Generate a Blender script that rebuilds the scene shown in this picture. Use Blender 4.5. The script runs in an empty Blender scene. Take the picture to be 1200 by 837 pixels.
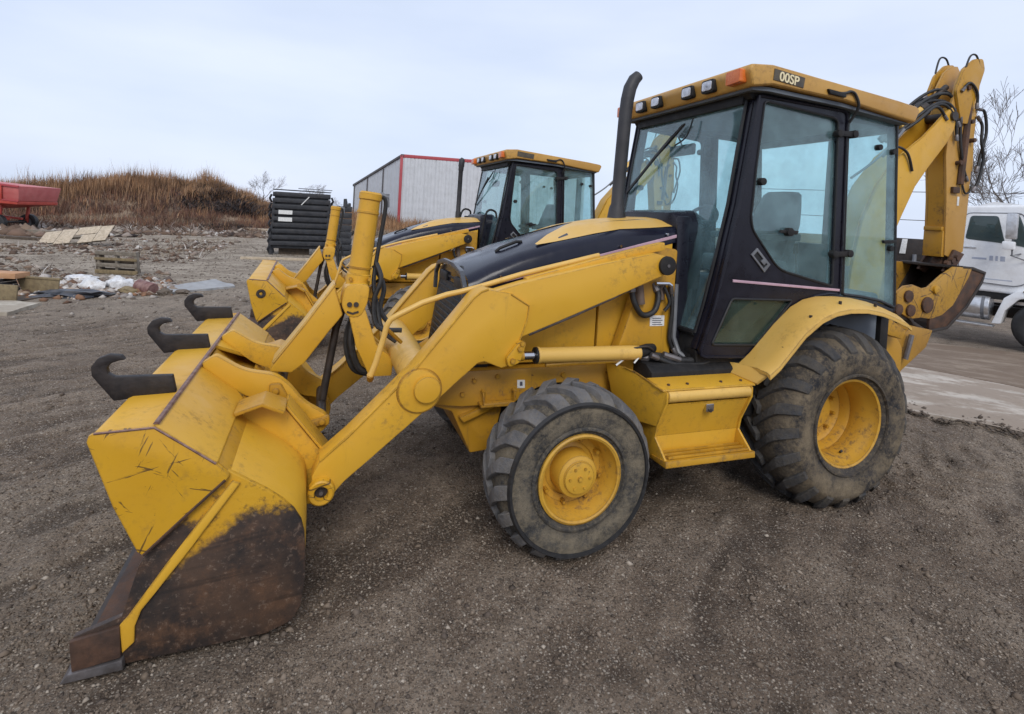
import bpy, bmesh, math, random
import numpy as np
from mathutils import Vector, Matrix, Euler

random.seed(7)
rng = np.random.default_rng(7)
S = bpy.context.scene
COL = S.collection
PI = math.pi

# ------------------------------------------------------------------ camera
CAM = (3.4883, 3.6807, 1.8872)
cd = bpy.data.cameras.new('camera')
cam = bpy.data.objects.new('camera', cd)
COL.objects.link(cam)
cr = Vector((-0.93644, 0.34602, 0.05789)); cu = Vector((0.04639, -0.04144, 0.99806)); cf = Vector((-0.34775, -0.93731, -0.02276))
cam.matrix_world = Matrix(((cr.x, cu.x, -cf.x, CAM[0]), (cr.y, cu.y, -cf.y, CAM[1]), (cr.z, cu.z, -cf.z, CAM[2]), (0, 0, 0, 1)))
cd.sensor_width = 36.0
cd.lens = 635.8 / 1200 * 36
cd.shift_x = -0.0077
cd.shift_y = -0.126
cd.clip_start = 0.05
cd.clip_end = 5000
S.camera = cam

# ------------------------------------------------------------------ light: a bright overcast winter day
SUN_EL, SUN_AZ = math.radians(42), math.radians(78)      # azimuth measured from +X towards +Y
sd = bpy.data.lights.new('sun', 'SUN'); sun = bpy.data.objects.new('sun', sd); COL.objects.link(sun)
sd.energy = 1.5; sd.angle = math.radians(24); sd.color = (1.0, 0.965, 0.91)
sv = Vector((math.cos(SUN_EL) * math.cos(SUN_AZ), math.cos(SUN_EL) * math.sin(SUN_AZ), math.sin(SUN_EL)))
sun.rotation_euler = sv.to_track_quat('Z', 'Y').to_euler()
W = bpy.data.worlds.new('World'); S.world = W; W.use_nodes = True
wn = W.node_tree.nodes; wl = W.node_tree.links
for n in list(wn): wn.remove(n)
wo = wn.new('ShaderNodeOutputWorld'); bg = wn.new('ShaderNodeBackground'); bg.inputs[1].default_value = 0.1
sky = wn.new('ShaderNodeTexSky'); sky.sky_type = 'NISHITA'; sky.sun_disc = False
sky.sun_elevation = SUN_EL; sky.sun_rotation = math.radians(90) - SUN_AZ
sky.air_density = 1.0; sky.dust_density = 2.0
tc = wn.new('ShaderNodeTexCoord'); mp = wn.new('ShaderNodeMapping'); mp.inputs['Scale'].default_value = (1.2, 1.2, 4.5)
nz = wn.new('ShaderNodeTexNoise'); nz.inputs['Scale'].default_value = 1.6; nz.inputs['Detail'].default_value = 4; nz.inputs['Roughness'].default_value = 0.5
rp = wn.new('ShaderNodeValToRGB')
rp.color_ramp.elements[0].position = 0.30; rp.color_ramp.elements[0].color = (6.3, 7.2, 9.0, 1)
rp.color_ramp.elements[1].position = 0.72; rp.color_ramp.elements[1].color = (7.8, 8.5, 10.2, 1)
mx = wn.new('ShaderNodeMix'); mx.data_type = 'RGBA'; mx.inputs[0].default_value = 0.88
wl.new(tc.outputs['Generated'], mp.inputs['Vector']); wl.new(mp.outputs[0], nz.inputs['Vector']); wl.new(nz.outputs['Fac'], rp.inputs[0])
wl.new(sky.outputs[0], mx.inputs[6]); wl.new(rp.outputs[0], mx.inputs[7]); wl.new(mx.outputs[2], bg.inputs[0]); wl.new(bg.outputs[0], wo.inputs[0])
S.view_settings.view_transform = 'Standard'; S.view_settings.look = 'None'
S.view_settings.exposure = 0.20; S.view_settings.gamma = 1.0
S.cycles.use_denoising = True
S.cycles.max_bounces = 8; S.cycles.transparent_max_bounces = 24

# ------------------------------------------------------------------ material helpers
class NT:
    def __init__(s, name):
        s.m = bpy.data.materials.new(name); s.m.use_nodes = True
        s.t = s.m.node_tree; s.t.nodes.clear()
        s.out = s.n('ShaderNodeOutputMaterial')
        s.tc = s.n('ShaderNodeTexCoord')
    def n(s, t): return s.t.nodes.new(t)
    def l(s, a, b): s.t.links.new(a, b)
    def noise(s, scale, detail=4, rough=0.55, vec=None, sc=None, rot=None, dist=0.0):
        v = vec or s.tc.outputs['Object']
        if rot:
            m = s.n('ShaderNodeMapping'); m.inputs['Rotation'].default_value = rot; s.l(v, m.inputs[0]); v = m.outputs[0]
        if sc:
            m = s.n('ShaderNodeMapping'); m.inputs['Scale'].default_value = sc; s.l(v, m.inputs[0]); v = m.outputs[0]
        k = s.n('ShaderNodeTexNoise'); k.inputs['Scale'].default_value = scale
        k.inputs['Detail'].default_value = detail; k.inputs['Roughness'].default_value = rough
        k.inputs['Distortion'].default_value = dist
        s.l(v, k.inputs['Vector']); return k.outputs['Fac']
    def voro(s, scale, out='Distance', vec=None):
        k = s.n('ShaderNodeTexVoronoi'); k.inputs['Scale'].default_value = scale
        s.l(vec or s.tc.outputs['Object'], k.inputs['Vector']); return k.outputs[out]
    def ramp(s, f, a, b, lo=0.0, hi=1.0):
        k = s.n('ShaderNodeMapRange'); k.interpolation_type = 'SMOOTHSTEP'
        for i, v in ((1, a), (2, b), (3, lo), (4, hi)): k.inputs[i].default_value = v
        s.l(f, k.inputs[0]); return k.outputs[0]
    def math(s, op, a, b=None):
        k = s.n('ShaderNodeMath'); k.operation = op
        for i, v in enumerate((a, b)):
            if v is None: continue
            if isinstance(v, (int, float)): k.inputs[i].default_value = v
            else: s.l(v, k.inputs[i])
        return k.outputs[0]
    def mix(s, f, a, b):
        k = s.n('ShaderNodeMix'); k.data_type = 'RGBA'
        for i, v in ((0, f), (6, a), (7, b)):
            if isinstance(v, (int, float)): k.inputs[i].default_value = v
            elif isinstance(v, tuple): k.inputs[i].default_value = (*v, 1)
            else: s.l(v, k.inputs[i])
        return k.outputs[2]
    def bump(s, h, strength=0.3, dist=0.01, normal=None):
        k = s.n('ShaderNodeBump'); k.inputs['Strength'].default_value = strength; k.inputs['Distance'].default_value = dist
        s.l(h, k.inputs['Height'])
        if normal: s.l(normal, k.inputs['Normal'])
        return k.outputs[0]
    def pbr(s, col, rough=0.5, metal=0.0, normal=None, spec=0.5):
        p = s.n('ShaderNodeBsdfPrincipled')
        for k, v in (('Base Color', col), ('Roughness', rough), ('Metallic', metal)):
            if isinstance(v, (int, float)): p.inputs[k].default_value = v
            elif isinstance(v, tuple): p.inputs[k].default_value = (*v, 1)
            else: s.l(v, p.inputs[k])
        p.inputs['Specular IOR Level'].default_value = spec
        if normal: s.l(normal, p.inputs['Normal'])
        s.l(p.outputs[0], s.out.inputs[0]); return s.m

def edge_mask(t, radius=.012):
    """where paint rubs off: the outer edges of plates"""
    bv = t.n('ShaderNodeBevel'); bv.samples = 3; bv.inputs[0].default_value = radius
    g = t.n('ShaderNodeNewGeometry'); d = t.n('ShaderNodeVectorMath'); d.operation = 'DOT_PRODUCT'
    t.l(bv.outputs[0], d.inputs[0]); t.l(g.outputs['Normal'], d.inputs[1])
    return t.ramp(d.outputs['Value'], .985, .90)

def yellow_paint(name, a, b, dirt=0.5, wear=0.5, scratch=0.0, rough=0.42, edge=.8):
    t = NT(name)
    col = t.mix(t.ramp(t.noise(1.3, 3), .3, .7), a, b)
    # fine grime: speckle inside loose patches, and thin runs
    pt = t.ramp(t.noise(2.2, 6, 0.7), .46, .66)
    sp = t.ramp(t.noise(26, 7, 0.75), .46, .66)
    d = t.math('MULTIPLY', t.math('MULTIPLY', pt, sp), dirt)
    col = t.mix(d, col, (0.15, 0.085, 0.035))
    st = t.math('MULTIPLY', t.ramp(t.noise(1.0, 6, 0.65, sc=(26, 26, 1.6)), .60, .76), dirt * 0.5)
    col = t.mix(st, col, (0.13, 0.07, 0.028))
    ch = t.math('MULTIPLY', t.ramp(t.noise(17, 7, 0.72), .665, .69), wear)
    col = t.mix(ch, col, (0.075, 0.030, 0.014))
    r = t.math('ADD', t.math('MULTIPLY', d, 0.35), t.ramp(t.noise(9, 4), .3, .7, rough - .06, rough + .1))
    if edge:
        e = edge_mask(t)
        k = t.math('MULTIPLY', e, t.ramp(t.noise(7, 6, .7), .38, .54))
        col = t.mix(t.math('MULTIPLY', k, edge), col, t.mix(t.ramp(t.noise(13, 4), .42, .56), (0.10, 0.042, 0.020), (0.045, 0.024, 0.014)))
    if scratch:
        for rot, seed in ((0.9, 0), (-0.25, 1), (0.35, 2), (-1.2, 3)):
            sc = t.ramp(t.noise(1.0, 4, 0.62, sc=(3.0, 2, 40), rot=(0, rot, 0), dist=.35), .650, .672)
            col = t.mix(t.math('MULTIPLY', sc, scratch), col, (0.05, 0.03, 0.02))
    nb = t.bump(t.noise(60, 3), .06, .004)
    nb = t.bump(t.noise(2.6, 2), .16, .02, nb)
    return t.pbr(col, r, 0.0, nb)

def plain(name, a, b, rough=0.5, metal=0.0, scale=6.0, bump=0.15, bscale=60, dirt=0.0, dcol=(0.14, 0.11, 0.08), spec=0.5):
    t = NT(name)
    col = t.mix(t.ramp(t.noise(scale, 6, 0.62), .3, .7), a, b)
    if dirt:
        col = t.mix(t.math('MULTIPLY', t.ramp(t.noise(scale * 1.7, 8, 0.7), .42, .72), dirt), col, dcol)
    return t.pbr(col, t.ramp(t.noise(scale * 2, 3), .3, .7, max(0.02, rough - .07), rough + .09), metal, t.bump(t.noise(bscale, 4), bump, .006), spec)

M = {}
M['yellow'] = yellow_paint('machine_yellow', (0.635, 0.354, 0.030), (0.575, 0.305, 0.023), .5, .65)
M['yellow_scr'] = yellow_paint('scratched_yellow', (0.60, 0.325, 0.018), (0.52, 0.265, 0.014), .45, .9, .8)
M['yellow_dirty'] = yellow_paint('dirty_yellow', (0.52, 0.275, 0.02), (0.42, 0.21, 0.016), 1.0, .9)
M['yellow_worn'] = yellow_paint('worn_yellow', (0.44, 0.235, 0.025), (0.32, 0.16, 0.02), 1.0, 1.0, .9)
M['yellow_pale'] = yellow_paint('faded_yellow', (0.66, 0.41, 0.10), (0.60, 0.36, 0.08), .4, .3)
M['yellow_rim'] = yellow_paint('rim_yellow', (0.58, 0.325, 0.035), (0.50, 0.265, 0.028), 1.0, .6)
M['yellow_roof'] = yellow_paint('roof_yellow', (0.52, 0.29, 0.062), (0.45, 0.24, 0.05), .45, .25)
M['black'] = plain('black_paint', (0.007, 0.0065, 0.011), (0.011, 0.011, 0.019), .30, 0, 4, .05, 40, .12, (0.024, 0.025, 0.034), .32)
M['hood_black'] = plain('hood_black', (0.008, 0.009, 0.018), (0.012, 0.013, 0.025), .20, 0, 3, .04, 20, .10, (0.04, 0.036, 0.036), .28)
M['matte_black'] = plain('matte_black', (0.009, 0.009, 0.010), (0.018, 0.017, 0.017), .6, 0, 8, .2, 60, .25, (0.055, 0.045, 0.036), .3)
M['grille'] = plain('grille_black', (0.008, 0.008, 0.009), (0.016, 0.015, 0.015), .6, 0, 8, .1, 60, .2, (0.05, 0.045, 0.04))
M['grey_trim'] = plain('grey_trim', (0.11, 0.115, 0.125), (0.16, 0.165, 0.18), .45, 0, 8, .1)
M['grille_grey'] = plain('grille_grey', (0.045, 0.048, 0.056), (0.07, 0.074, 0.084), .3, 0, 8, .05)
M['exhaust'] = plain('exhaust_grey', (0.022, 0.022, 0.026), (0.040, 0.039, 0.043), .6, 0, 9, .15, 50)
M['rust_pipe'] = plain('rusty_pipe', (0.10, 0.07, 0.055), (0.17, 0.12, 0.09), .7, 0, 12, .3, 60)
M['hose'] = plain('hose_rubber', (0.012, 0.012, 0.013), (0.024, 0.023, 0.023), .55, 0, 20, .1)
M['chrome'] = plain('chrome_rod', (0.62, 0.62, 0.64), (0.5, 0.5, 0.52), .15, 1.0, 8, .02)
M['steel'] = plain('worn_steel', (0.15, 0.14, 0.14), (0.24, 0.22, 0.22), .42, .7, 9, .2, 40, .45, (0.11, 0.085, 0.07))
M['dark_steel'] = plain('dark_steel', (0.030, 0.026, 0.025), (0.055, 0.045, 0.040), .5, .35, 9, .2, 50, .4, (0.085, 0.055, 0.035))
M['rust'] = plain('rusty_steel', (0.055, 0.032, 0.022), (0.12, 0.06, 0.035), .68, .2, 11, .35, 40, .5, (0.03, 0.022, 0.02))
M['hook'] = plain('hook_steel', (0.013, 0.011, 0.012), (0.028, 0.022, 0.021), .55, .2, 12, .35, 40, .3, (0.06, 0.045, 0.035))
M['purple'] = plain('stripe_purple', (0.42, 0.27, 0.33), (0.5, 0.34, 0.40), .35, 0, 9, .03)
M['weld'] = plain('worn_seam', (0.14, 0.07, 0.055), (0.27, 0.17, 0.14), .6, .2, 30, .4, 80)
M['white_label'] = plain('white_label', (0.62, 0.62, 0.60), (0.75, 0.75, 0.73), .5, 0, 20, .03, 60, .3)
M['dark_label'] = plain('dark_plate', (0.05, 0.04, 0.03), (0.10, 0.08, 0.05), .5, 0, 20, .03)
M['gold_text'] = plain('gold_lettering', (0.72, 0.62, 0.38), (0.8, 0.7, 0.45), .4, 0, 20, .03)
M['ink'] = plain('ink', (0.05, 0.05, 0.07), (0.09, 0.09, 0.12), .6, 0, 20, .02)
M['seat'] = plain('seat_vinyl', (0.045, 0.055, 0.065), (0.075, 0.085, 0.095), .6, 0, 14, .2)
M['cab_in'] = plain('cab_lining', (0.095, 0.112, 0.135), (0.135, 0.155, 0.18), .75, 0, 6, .2)
M['dark_in'] = plain('dark_lining', (0.02, 0.022, 0.026), (0.035, 0.036, 0.04), .7, 0, 6, .2)
M['amber'] = plain('amber_lens', (0.62, 0.13, 0.02), (0.7, 0.19, 0.04), .25, 0, 20, .05, 120)
M['lens'] = plain('lamp_lens', (0.42, 0.43, 0.46), (0.66, 0.66, 0.70), .14, .5, 30, .25, 90)
M['seal'] = plain('rubber_seal', (0.006, 0.006, 0.007), (0.012, 0.012, 0.013), .5, 0, 20, .05)

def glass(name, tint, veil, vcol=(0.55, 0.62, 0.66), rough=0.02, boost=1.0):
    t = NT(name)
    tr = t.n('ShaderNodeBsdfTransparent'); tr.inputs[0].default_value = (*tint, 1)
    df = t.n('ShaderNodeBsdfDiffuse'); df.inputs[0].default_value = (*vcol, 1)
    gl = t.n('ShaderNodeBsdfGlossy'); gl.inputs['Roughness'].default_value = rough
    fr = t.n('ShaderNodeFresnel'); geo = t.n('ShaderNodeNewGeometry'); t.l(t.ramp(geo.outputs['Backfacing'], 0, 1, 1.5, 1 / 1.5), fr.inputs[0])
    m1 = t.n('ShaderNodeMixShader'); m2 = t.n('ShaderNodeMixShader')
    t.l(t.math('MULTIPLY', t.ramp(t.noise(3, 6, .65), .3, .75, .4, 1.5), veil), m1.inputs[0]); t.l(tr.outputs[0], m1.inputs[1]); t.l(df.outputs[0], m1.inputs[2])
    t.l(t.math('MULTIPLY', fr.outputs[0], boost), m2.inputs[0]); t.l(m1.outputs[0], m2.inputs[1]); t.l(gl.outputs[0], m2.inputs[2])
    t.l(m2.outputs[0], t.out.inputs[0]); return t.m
M['glass'] = glass('tinted_glass', (0.86, 0.97, 0.975), .11, (0.46, 0.70, 0.75), .02, 1.25)  # bright teal veil painted into the pane for reflected sky, over thin dust
M['glass_side'] = glass('dusty_sheen_glass', (0.84, 0.955, 0.965), .17, (0.42, 0.62, 0.68))  # stronger diffuse veil: sky reflection painted in along with the dust
M['glass_low'] = glass('dirty_tinted_glass', (0.55, 0.70, 0.62), .10, (0.22, 0.30, 0.25))
M['truck_glass'] = glass('dark_glass', (0.25, 0.30, 0.30), .03, (0.2, .22, .22))

def tyre_mat(name, base, mud, amount, rad):
    t = NT(name)
    # dust clings to the sidewall in a broad ring, mud spots over it
    col = t.mix(t.ramp(t.noise(7, 5), .3, .7), base, tuple(c * 1.9 for c in base))
    sp_ = t.n('ShaderNodeSeparateXYZ'); t.l(t.tc.outputs['Object'], sp_.inputs[0])
    rr_ = t.math('SQRT', t.math('ADD', t.math('POWER', sp_.outputs[0], 2.0), t.math('POWER', sp_.outputs[2], 2.0)))
    band = t.math('MULTIPLY', t.ramp(rr_, rad * .56, rad * .70, .30, 1.0), t.ramp(rr_, rad * .88, rad * .99, 1.0, .45))
    a = t.math('MULTIPLY', t.ramp(t.noise(5.5, 10, .78), .36, .62), band)
    col = t.mix(t.math('MULTIPLY', a, amount), col, mud)
    b = t.ramp(t.noise(34, 7, .75), .48, .62)
    col = t.mix(t.math('MULTIPLY', b, amount * .7), col, tuple(c * .75 for c in mud))
    return t.pbr(col, .78, 0, t.bump(t.noise(28, 8, .75), .7, .02), .3)
M['tyre_f'] = tyre_mat('front_tyre_rubber', (0.020, 0.021, 0.023), (0.20, 0.165, 0.115), 1.0, .48)
M['tread_f'] = tyre_mat('front_tread_rubber', (0.070, 0.070, 0.074), (0.19, 0.168, 0.142), .8, .48)
M['tyre_r'] = tyre_mat('rear_tyre_rubber', (0.016, 0.016, 0.018), (0.20, 0.155, 0.10), 1.0, .6)
M['tread_r'] = tyre_mat('rear_tread_rubber', (0.030, 0.031, 0.034), (0.12, 0.100, 0.075), .7, .6)

def bucket_side_mat():
    t = NT('bucket_side_worn')
    sep = t.n('ShaderNodeSeparateXYZ'); t.l(t.tc.outputs['Object'], sep.inputs[0]); x, z = sep.outputs[0], sep.outputs[2]
    n1 = t.noise(5.5, 9, .74)
    zn = t.math('ADD', z, t.math('MULTIPLY', t.math('SUBTRACT', n1, .5), .30))
    line = t.math('SUBTRACT', 3.12, t.math('MULTIPLY', x, .69))           # paint left beside the rib
    rib = t.math('SUBTRACT', 6.055, t.math('MULTIPLY', x, 1.42))
    m1 = t.math('MULTIPLY', t.ramp(t.math('SUBTRACT', zn, line), -.02, .045), t.ramp(t.math('SUBTRACT', rib, z), -.02, .01))
    m3 = t.ramp(zn, .535, .585)
    mask = t.math('MAXIMUM', m1, m3)
    y = t.mix(t.ramp(t.noise(1.7, 3), .3, .7), (0.60, 0.33, 0.018), (0.54, 0.28, 0.014))
    y = t.mix(t.math('MULTIPLY', t.ramp(t.noise(16, 8, .75), .52, .66), .75), y, (0.07, 0.04, 0.02))
    s = t.mix(t.ramp(t.noise(2.4, 7, .7), .36, .62), (0.022, 0.018, 0.017), (0.075, 0.045, 0.030))
    s = t.mix(t.math('MULTIPLY', t.ramp(t.noise(6, 9, .75), .46, .66), .75), s, (0.135, 0.068, 0.036))
    s = t.mix(t.math('MULTIPLY', t.ramp(t.noise(48, 6, .75), .55, .68), .6), s, (0.20, 0.155, 0.12))
    s = t.mix(t.math('MULTIPLY', t.ramp(t.noise(1.0, 5, .65, sc=(1.2, 1, 26), rot=(0, -.12, 0)), .56, .70), .5), s, (0.014, 0.011, 0.010))
    col = t.mix(mask, s, y)
    return t.pbr(col, t.ramp(mask, 0, 1, .52, .42), .1, t.bump(t.noise(40, 5), .25, .006))
M['bucket_side'] = bucket_side_mat()

# ------------------------------------------------------------------ mesh helpers
class MB:
    def __init__(s): s.v = []; s.f = []
    def add(s, vs, fs):
        o = len(s.v); s.v += [tuple(v) for v in vs]; s.f += [tuple(i + o for i in f) for f in fs]; return s
    @staticmethod
    def pt(a, b, t, axis): return (a, t, b) if axis == 'y' else ((t, a, b) if axis == 'x' else (a, b, t))
    def prism(s, poly, t0, t1, axis='y'):
        n = len(poly)
        vs = [s.pt(a, b, t0, axis) for a, b in poly] + [s.pt(a, b, t1, axis) for a, b in poly]
        fs = [tuple(range(n)), tuple(range(2 * n - 1, n - 1, -1))] + [(i, (i + 1) % n, n + (i + 1) % n, n + i) for i in range(n)]
        return s.add(vs, fs)
    def strip(s, line, th, t0, t1, axis='y'):
        """a bent plate: polyline in section, given thickness, extruded"""
        L = [Vector(p) for p in line]; off = []
        for i in range(len(L)):
            d = (L[min(i + 1, len(L) - 1)] - L[max(i - 1, 0)]).normalized(); off.append(L[i] + Vector((-d.y, d.x)) * th)
        return s.prism([tuple(p) for p in L] + [tuple(p) for p in reversed(off)], t0, t1, axis)
    def box(s, x0, x1, y0, y1, z0, z1):
        return s.prism([(x0, z0), (x1, z0), (x1, z1), (x0, z1)], y0, y1)
    def plate(s, outer, holes, t0, t1, axis='y'):
        bm = bmesh.new(); loops = [outer] + holes; es = []; idx = []
        for lp in loops:
            vs = [bm.verts.new((a, b, 0)) for a, b in lp]; idx.append(len(vs))
            es += [bm.edges.new((vs[i], vs[(i + 1) % len(vs)])) for i in range(len(vs))]
        bmesh.ops.triangle_fill(bm, edges=es, use_beauty=True, normal=(0, 0, 1))
        bm.verts.index_update(); n = len(bm.verts)
        pv = [(v.co.x, v.co.y) for v in bm.verts]; tris = [tuple(v.index for v in f.verts) for f in bm.faces]; bm.free()
        vs = [s.pt(a, b, t0, axis) for a, b in pv] + [s.pt(a, b, t1, axis) for a, b in pv]
        fs = list(tris) + [tuple(i + n for i in reversed(t)) for t in tris]; o = 0
        for k in idx:
            fs += [(o + i, o + (i + 1) % k, n + o + (i + 1) % k, n + o + i) for i in range(k)]; o += k
        return s.add(vs, fs)
    def tube(s, pts, r, n=10, cap=True):
        P = [Vector(p) for p in pts]; R = r if isinstance(r, (list, tuple)) else [r] * len(P)
        T = [(P[min(i + 1, len(P) - 1)] - P[max(i - 1, 0)]).normalized() for i in range(len(P))]
        u = T[0].orthogonal().normalized(); vs = []
        for i, p in enumerate(P):
            u = (u - T[i] * u.dot(T[i])).normalized(); w = T[i].cross(u)
            vs += [p + (u * math.cos(2 * PI * k / n) + w * math.sin(2 * PI * k / n)) * R[i] for k in range(n)]
        fs = [(i * n + k, i * n + (k + 1) % n, (i + 1) * n + (k + 1) % n, (i + 1) * n + k) for i in range(len(P) - 1) for k in range(n)]
        if cap: fs += [tuple(range(n - 1, -1, -1)), tuple(range((len(P) - 1) * n, len(P) * n))]
        return s.add(vs, fs)
    def cyl(s, a, b, r, n=20): return s.tube([a, b], r, n)
    def lathe(s, prof, c, n=48, axis='y', close=False):
        """profile of (radius, offset along axis) round an axis through c"""
        vs = []; m = len(prof)
        for k in range(n):
            a = 2 * PI * k / n; ca, sa = math.cos(a), math.sin(a)
            for r, h in prof:
                p = (r * ca, h, r * sa) if axis == 'y' else ((h, r * ca, r * sa) if axis == 'x' else (r * ca, r * sa, h))
                vs.append((c[0] + p[0], c[1] + p[1], c[2] + p[2]))
        mm = m if close else m - 1
        fs = [(k * m + i, k * m + (i + 1) % m, ((k + 1) % n) * m + (i + 1) % m, ((k + 1) % n) * m + i) for k in range(n) for i in range(mm)]
        return s.add(vs, fs)
    def loft(s, rings, closed=True, cap=True):
        m = len(rings[0]); o = []
        for r in rings: o += list(r)
        e = m if closed else m - 1
        fs = [(i * m + k, i * m + (k + 1) % m, (i + 1) * m + (k + 1) % m, (i + 1) * m + k) for i in range(len(rings) - 1) for k in range(e)]
        if cap and closed: fs += [tuple(range(m - 1, -1, -1)), tuple(range((len(rings) - 1) * m, len(rings) * m))]
        return s.add(o, fs)
    def build(s, name, mat, parent=None, bevel=0.0, smooth=35, seg=2, kind=None, subd=0):
        me = bpy.data.meshes.new(name); me.from_pydata(s.v, [], s.f); bm = bmesh.new(); bm.from_mesh(me)
        bmesh.ops.recalc_face_normals(bm, faces=bm.faces)
        if bevel:
            ed = [e for e in bm.edges if len(e.link_faces) == 2 and e.calc_face_angle(0) > math.radians(28)]
            bmesh.ops.bevel(bm, geom=ed, offset=bevel, segments=seg, profile=.6, affect='EDGES', clamp_overlap=True)
        bm.to_mesh(me); bm.free()
        if smooth:
            me.polygons.foreach_set('use_smooth', [True] * len(me.polygons)); me.set_sharp_from_angle(angle=math.radians(smooth))
        me.materials.append(M[mat] if isinstance(mat, str) else mat)
        o = bpy.data.objects.new(name, me); COL.objects.link(o)
        if parent: o.parent = parent
        if kind: o['kind'] = kind
        return o

def empty(name, loc=(0, 0, 0), rot=(0, 0, 0), parent=None):
    o = bpy.data.objects.new(name, None); COL.objects.link(o); o.location = loc; o.rotation_euler = rot; o.empty_display_size = .3
    if parent: o.parent = parent
    return o
def tag(o, label, cat, group=None):
    o['label'] = label; o['category'] = cat
    if group: o['group'] = group
    return o
def copy_tree(o, parent=None, skip=()):
    c = o.copy(); COL.objects.link(c); c.parent = parent
    for ch in [k for k in bpy.data.objects if k.parent == o]:
        if ch.name.split('.')[0] not in skip: copy_tree(ch, c, skip)
    return c
def arc(cx, cz, r, a0, a1, n): return [(cx + r * math.cos(math.radians(a0 + (a1 - a0) * i / n)), cz + r * math.sin(math.radians(a0 + (a1 - a0) * i / n))) for i in range(n + 1)]
def rounded(poly, r, n=4):
    """round the corners of a 2D polygon"""
    out = []; N = len(poly); rr = r if isinstance(r, (list, tuple)) else [r] * N
    for i in range(N):
        p, a, b = Vector(poly[i]), Vector(poly[i - 1]), Vector(poly[(i + 1) % N]); q = rr[i]
        if q <= 0: out.append(tuple(p)); continue
        da, db = (a - p), (b - p); q = min(q, da.length * .45, db.length * .45)
        s0, s1 = p + da.normalized() * q, p + db.normalized() * q
        for k in range(n + 1):
            t = k / n; out.append(tuple(s0 * (1 - t) ** 2 + p * 2 * t * (1 - t) + s1 * t * t))
    return out

# ------------------------------------------------------------------ ground
def hsh(ix, iy, seed):
    h = (ix.astype(np.int64) * 374761393 + iy.astype(np.int64) * 668265263 + seed * 974634777) & 0x7fffffff
    h = ((h ^ (h >> 13)) * 1274126177) & 0x7fffffff
    return ((h ^ (h >> 16)) & 0xffff) / 65535.0
def vn(x, y, seed=0):
    ix, iy = np.floor(x), np.floor(y); fx, fy = x - ix, y - iy
    ux, uy = fx * fx * (3 - 2 * fx), fy * fy * (3 - 2 * fy); ix = ix.astype(np.int64); iy = iy.astype(np.int64)
    a, b, c, d = hsh(ix, iy, seed), hsh(ix + 1, iy, seed), hsh(ix, iy + 1, seed), hsh(ix + 1, iy + 1, seed)
    return (a * (1 - ux) + b * ux) * (1 - uy) + (c * (1 - ux) + d * ux) * uy - .5
def sst(t): t = np.clip(t, 0, 1); return t * t * (3 - 2 * t)
BA = np.array([20.0, -32.0]); BE = np.array([-0.97014, -0.24254]); BN = np.array([0.24254, -0.97014])
def berm_uw(x, y): return (x - BA[0]) * BE[0] + (y - BA[1]) * BE[1], (x - BA[0]) * BN[0] + (y - BA[1]) * BN[1]
BU = [-60, -6, 0, 3, 4.7, 6.8, 8.5, 11.2, 12.6, 13.8, 15.4, 20, 24, 30, 400]
BH = [.8, .85, 1.25, 2.0, 2.35, 2.65, 2.75, 2.6, 2.2, 1.65, 1.2, 1.0, .8, .0, .0]
def hbase(x, y):
    u, w = berm_uw(x, y)
    h = -.12 * sst((-y - 1.6) / 3.0) - .27 * sst((-x - 2.6) / 7.0) * sst((6 + y + 12) / 10)
    b = np.interp(u, BU, BH)
    prof = sst((w + 4) / 12.0) * .62 + .38 * sst((w - 2.5) / 4) - .5 * sst((w - 14) / 25)
    return h + (b + .6 * vn(u * .45, w * .45, 5) + .35 * vn(u * 1.3, w * 1.3, 8)) * prof * sst((w + 4.5) / 4)
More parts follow.
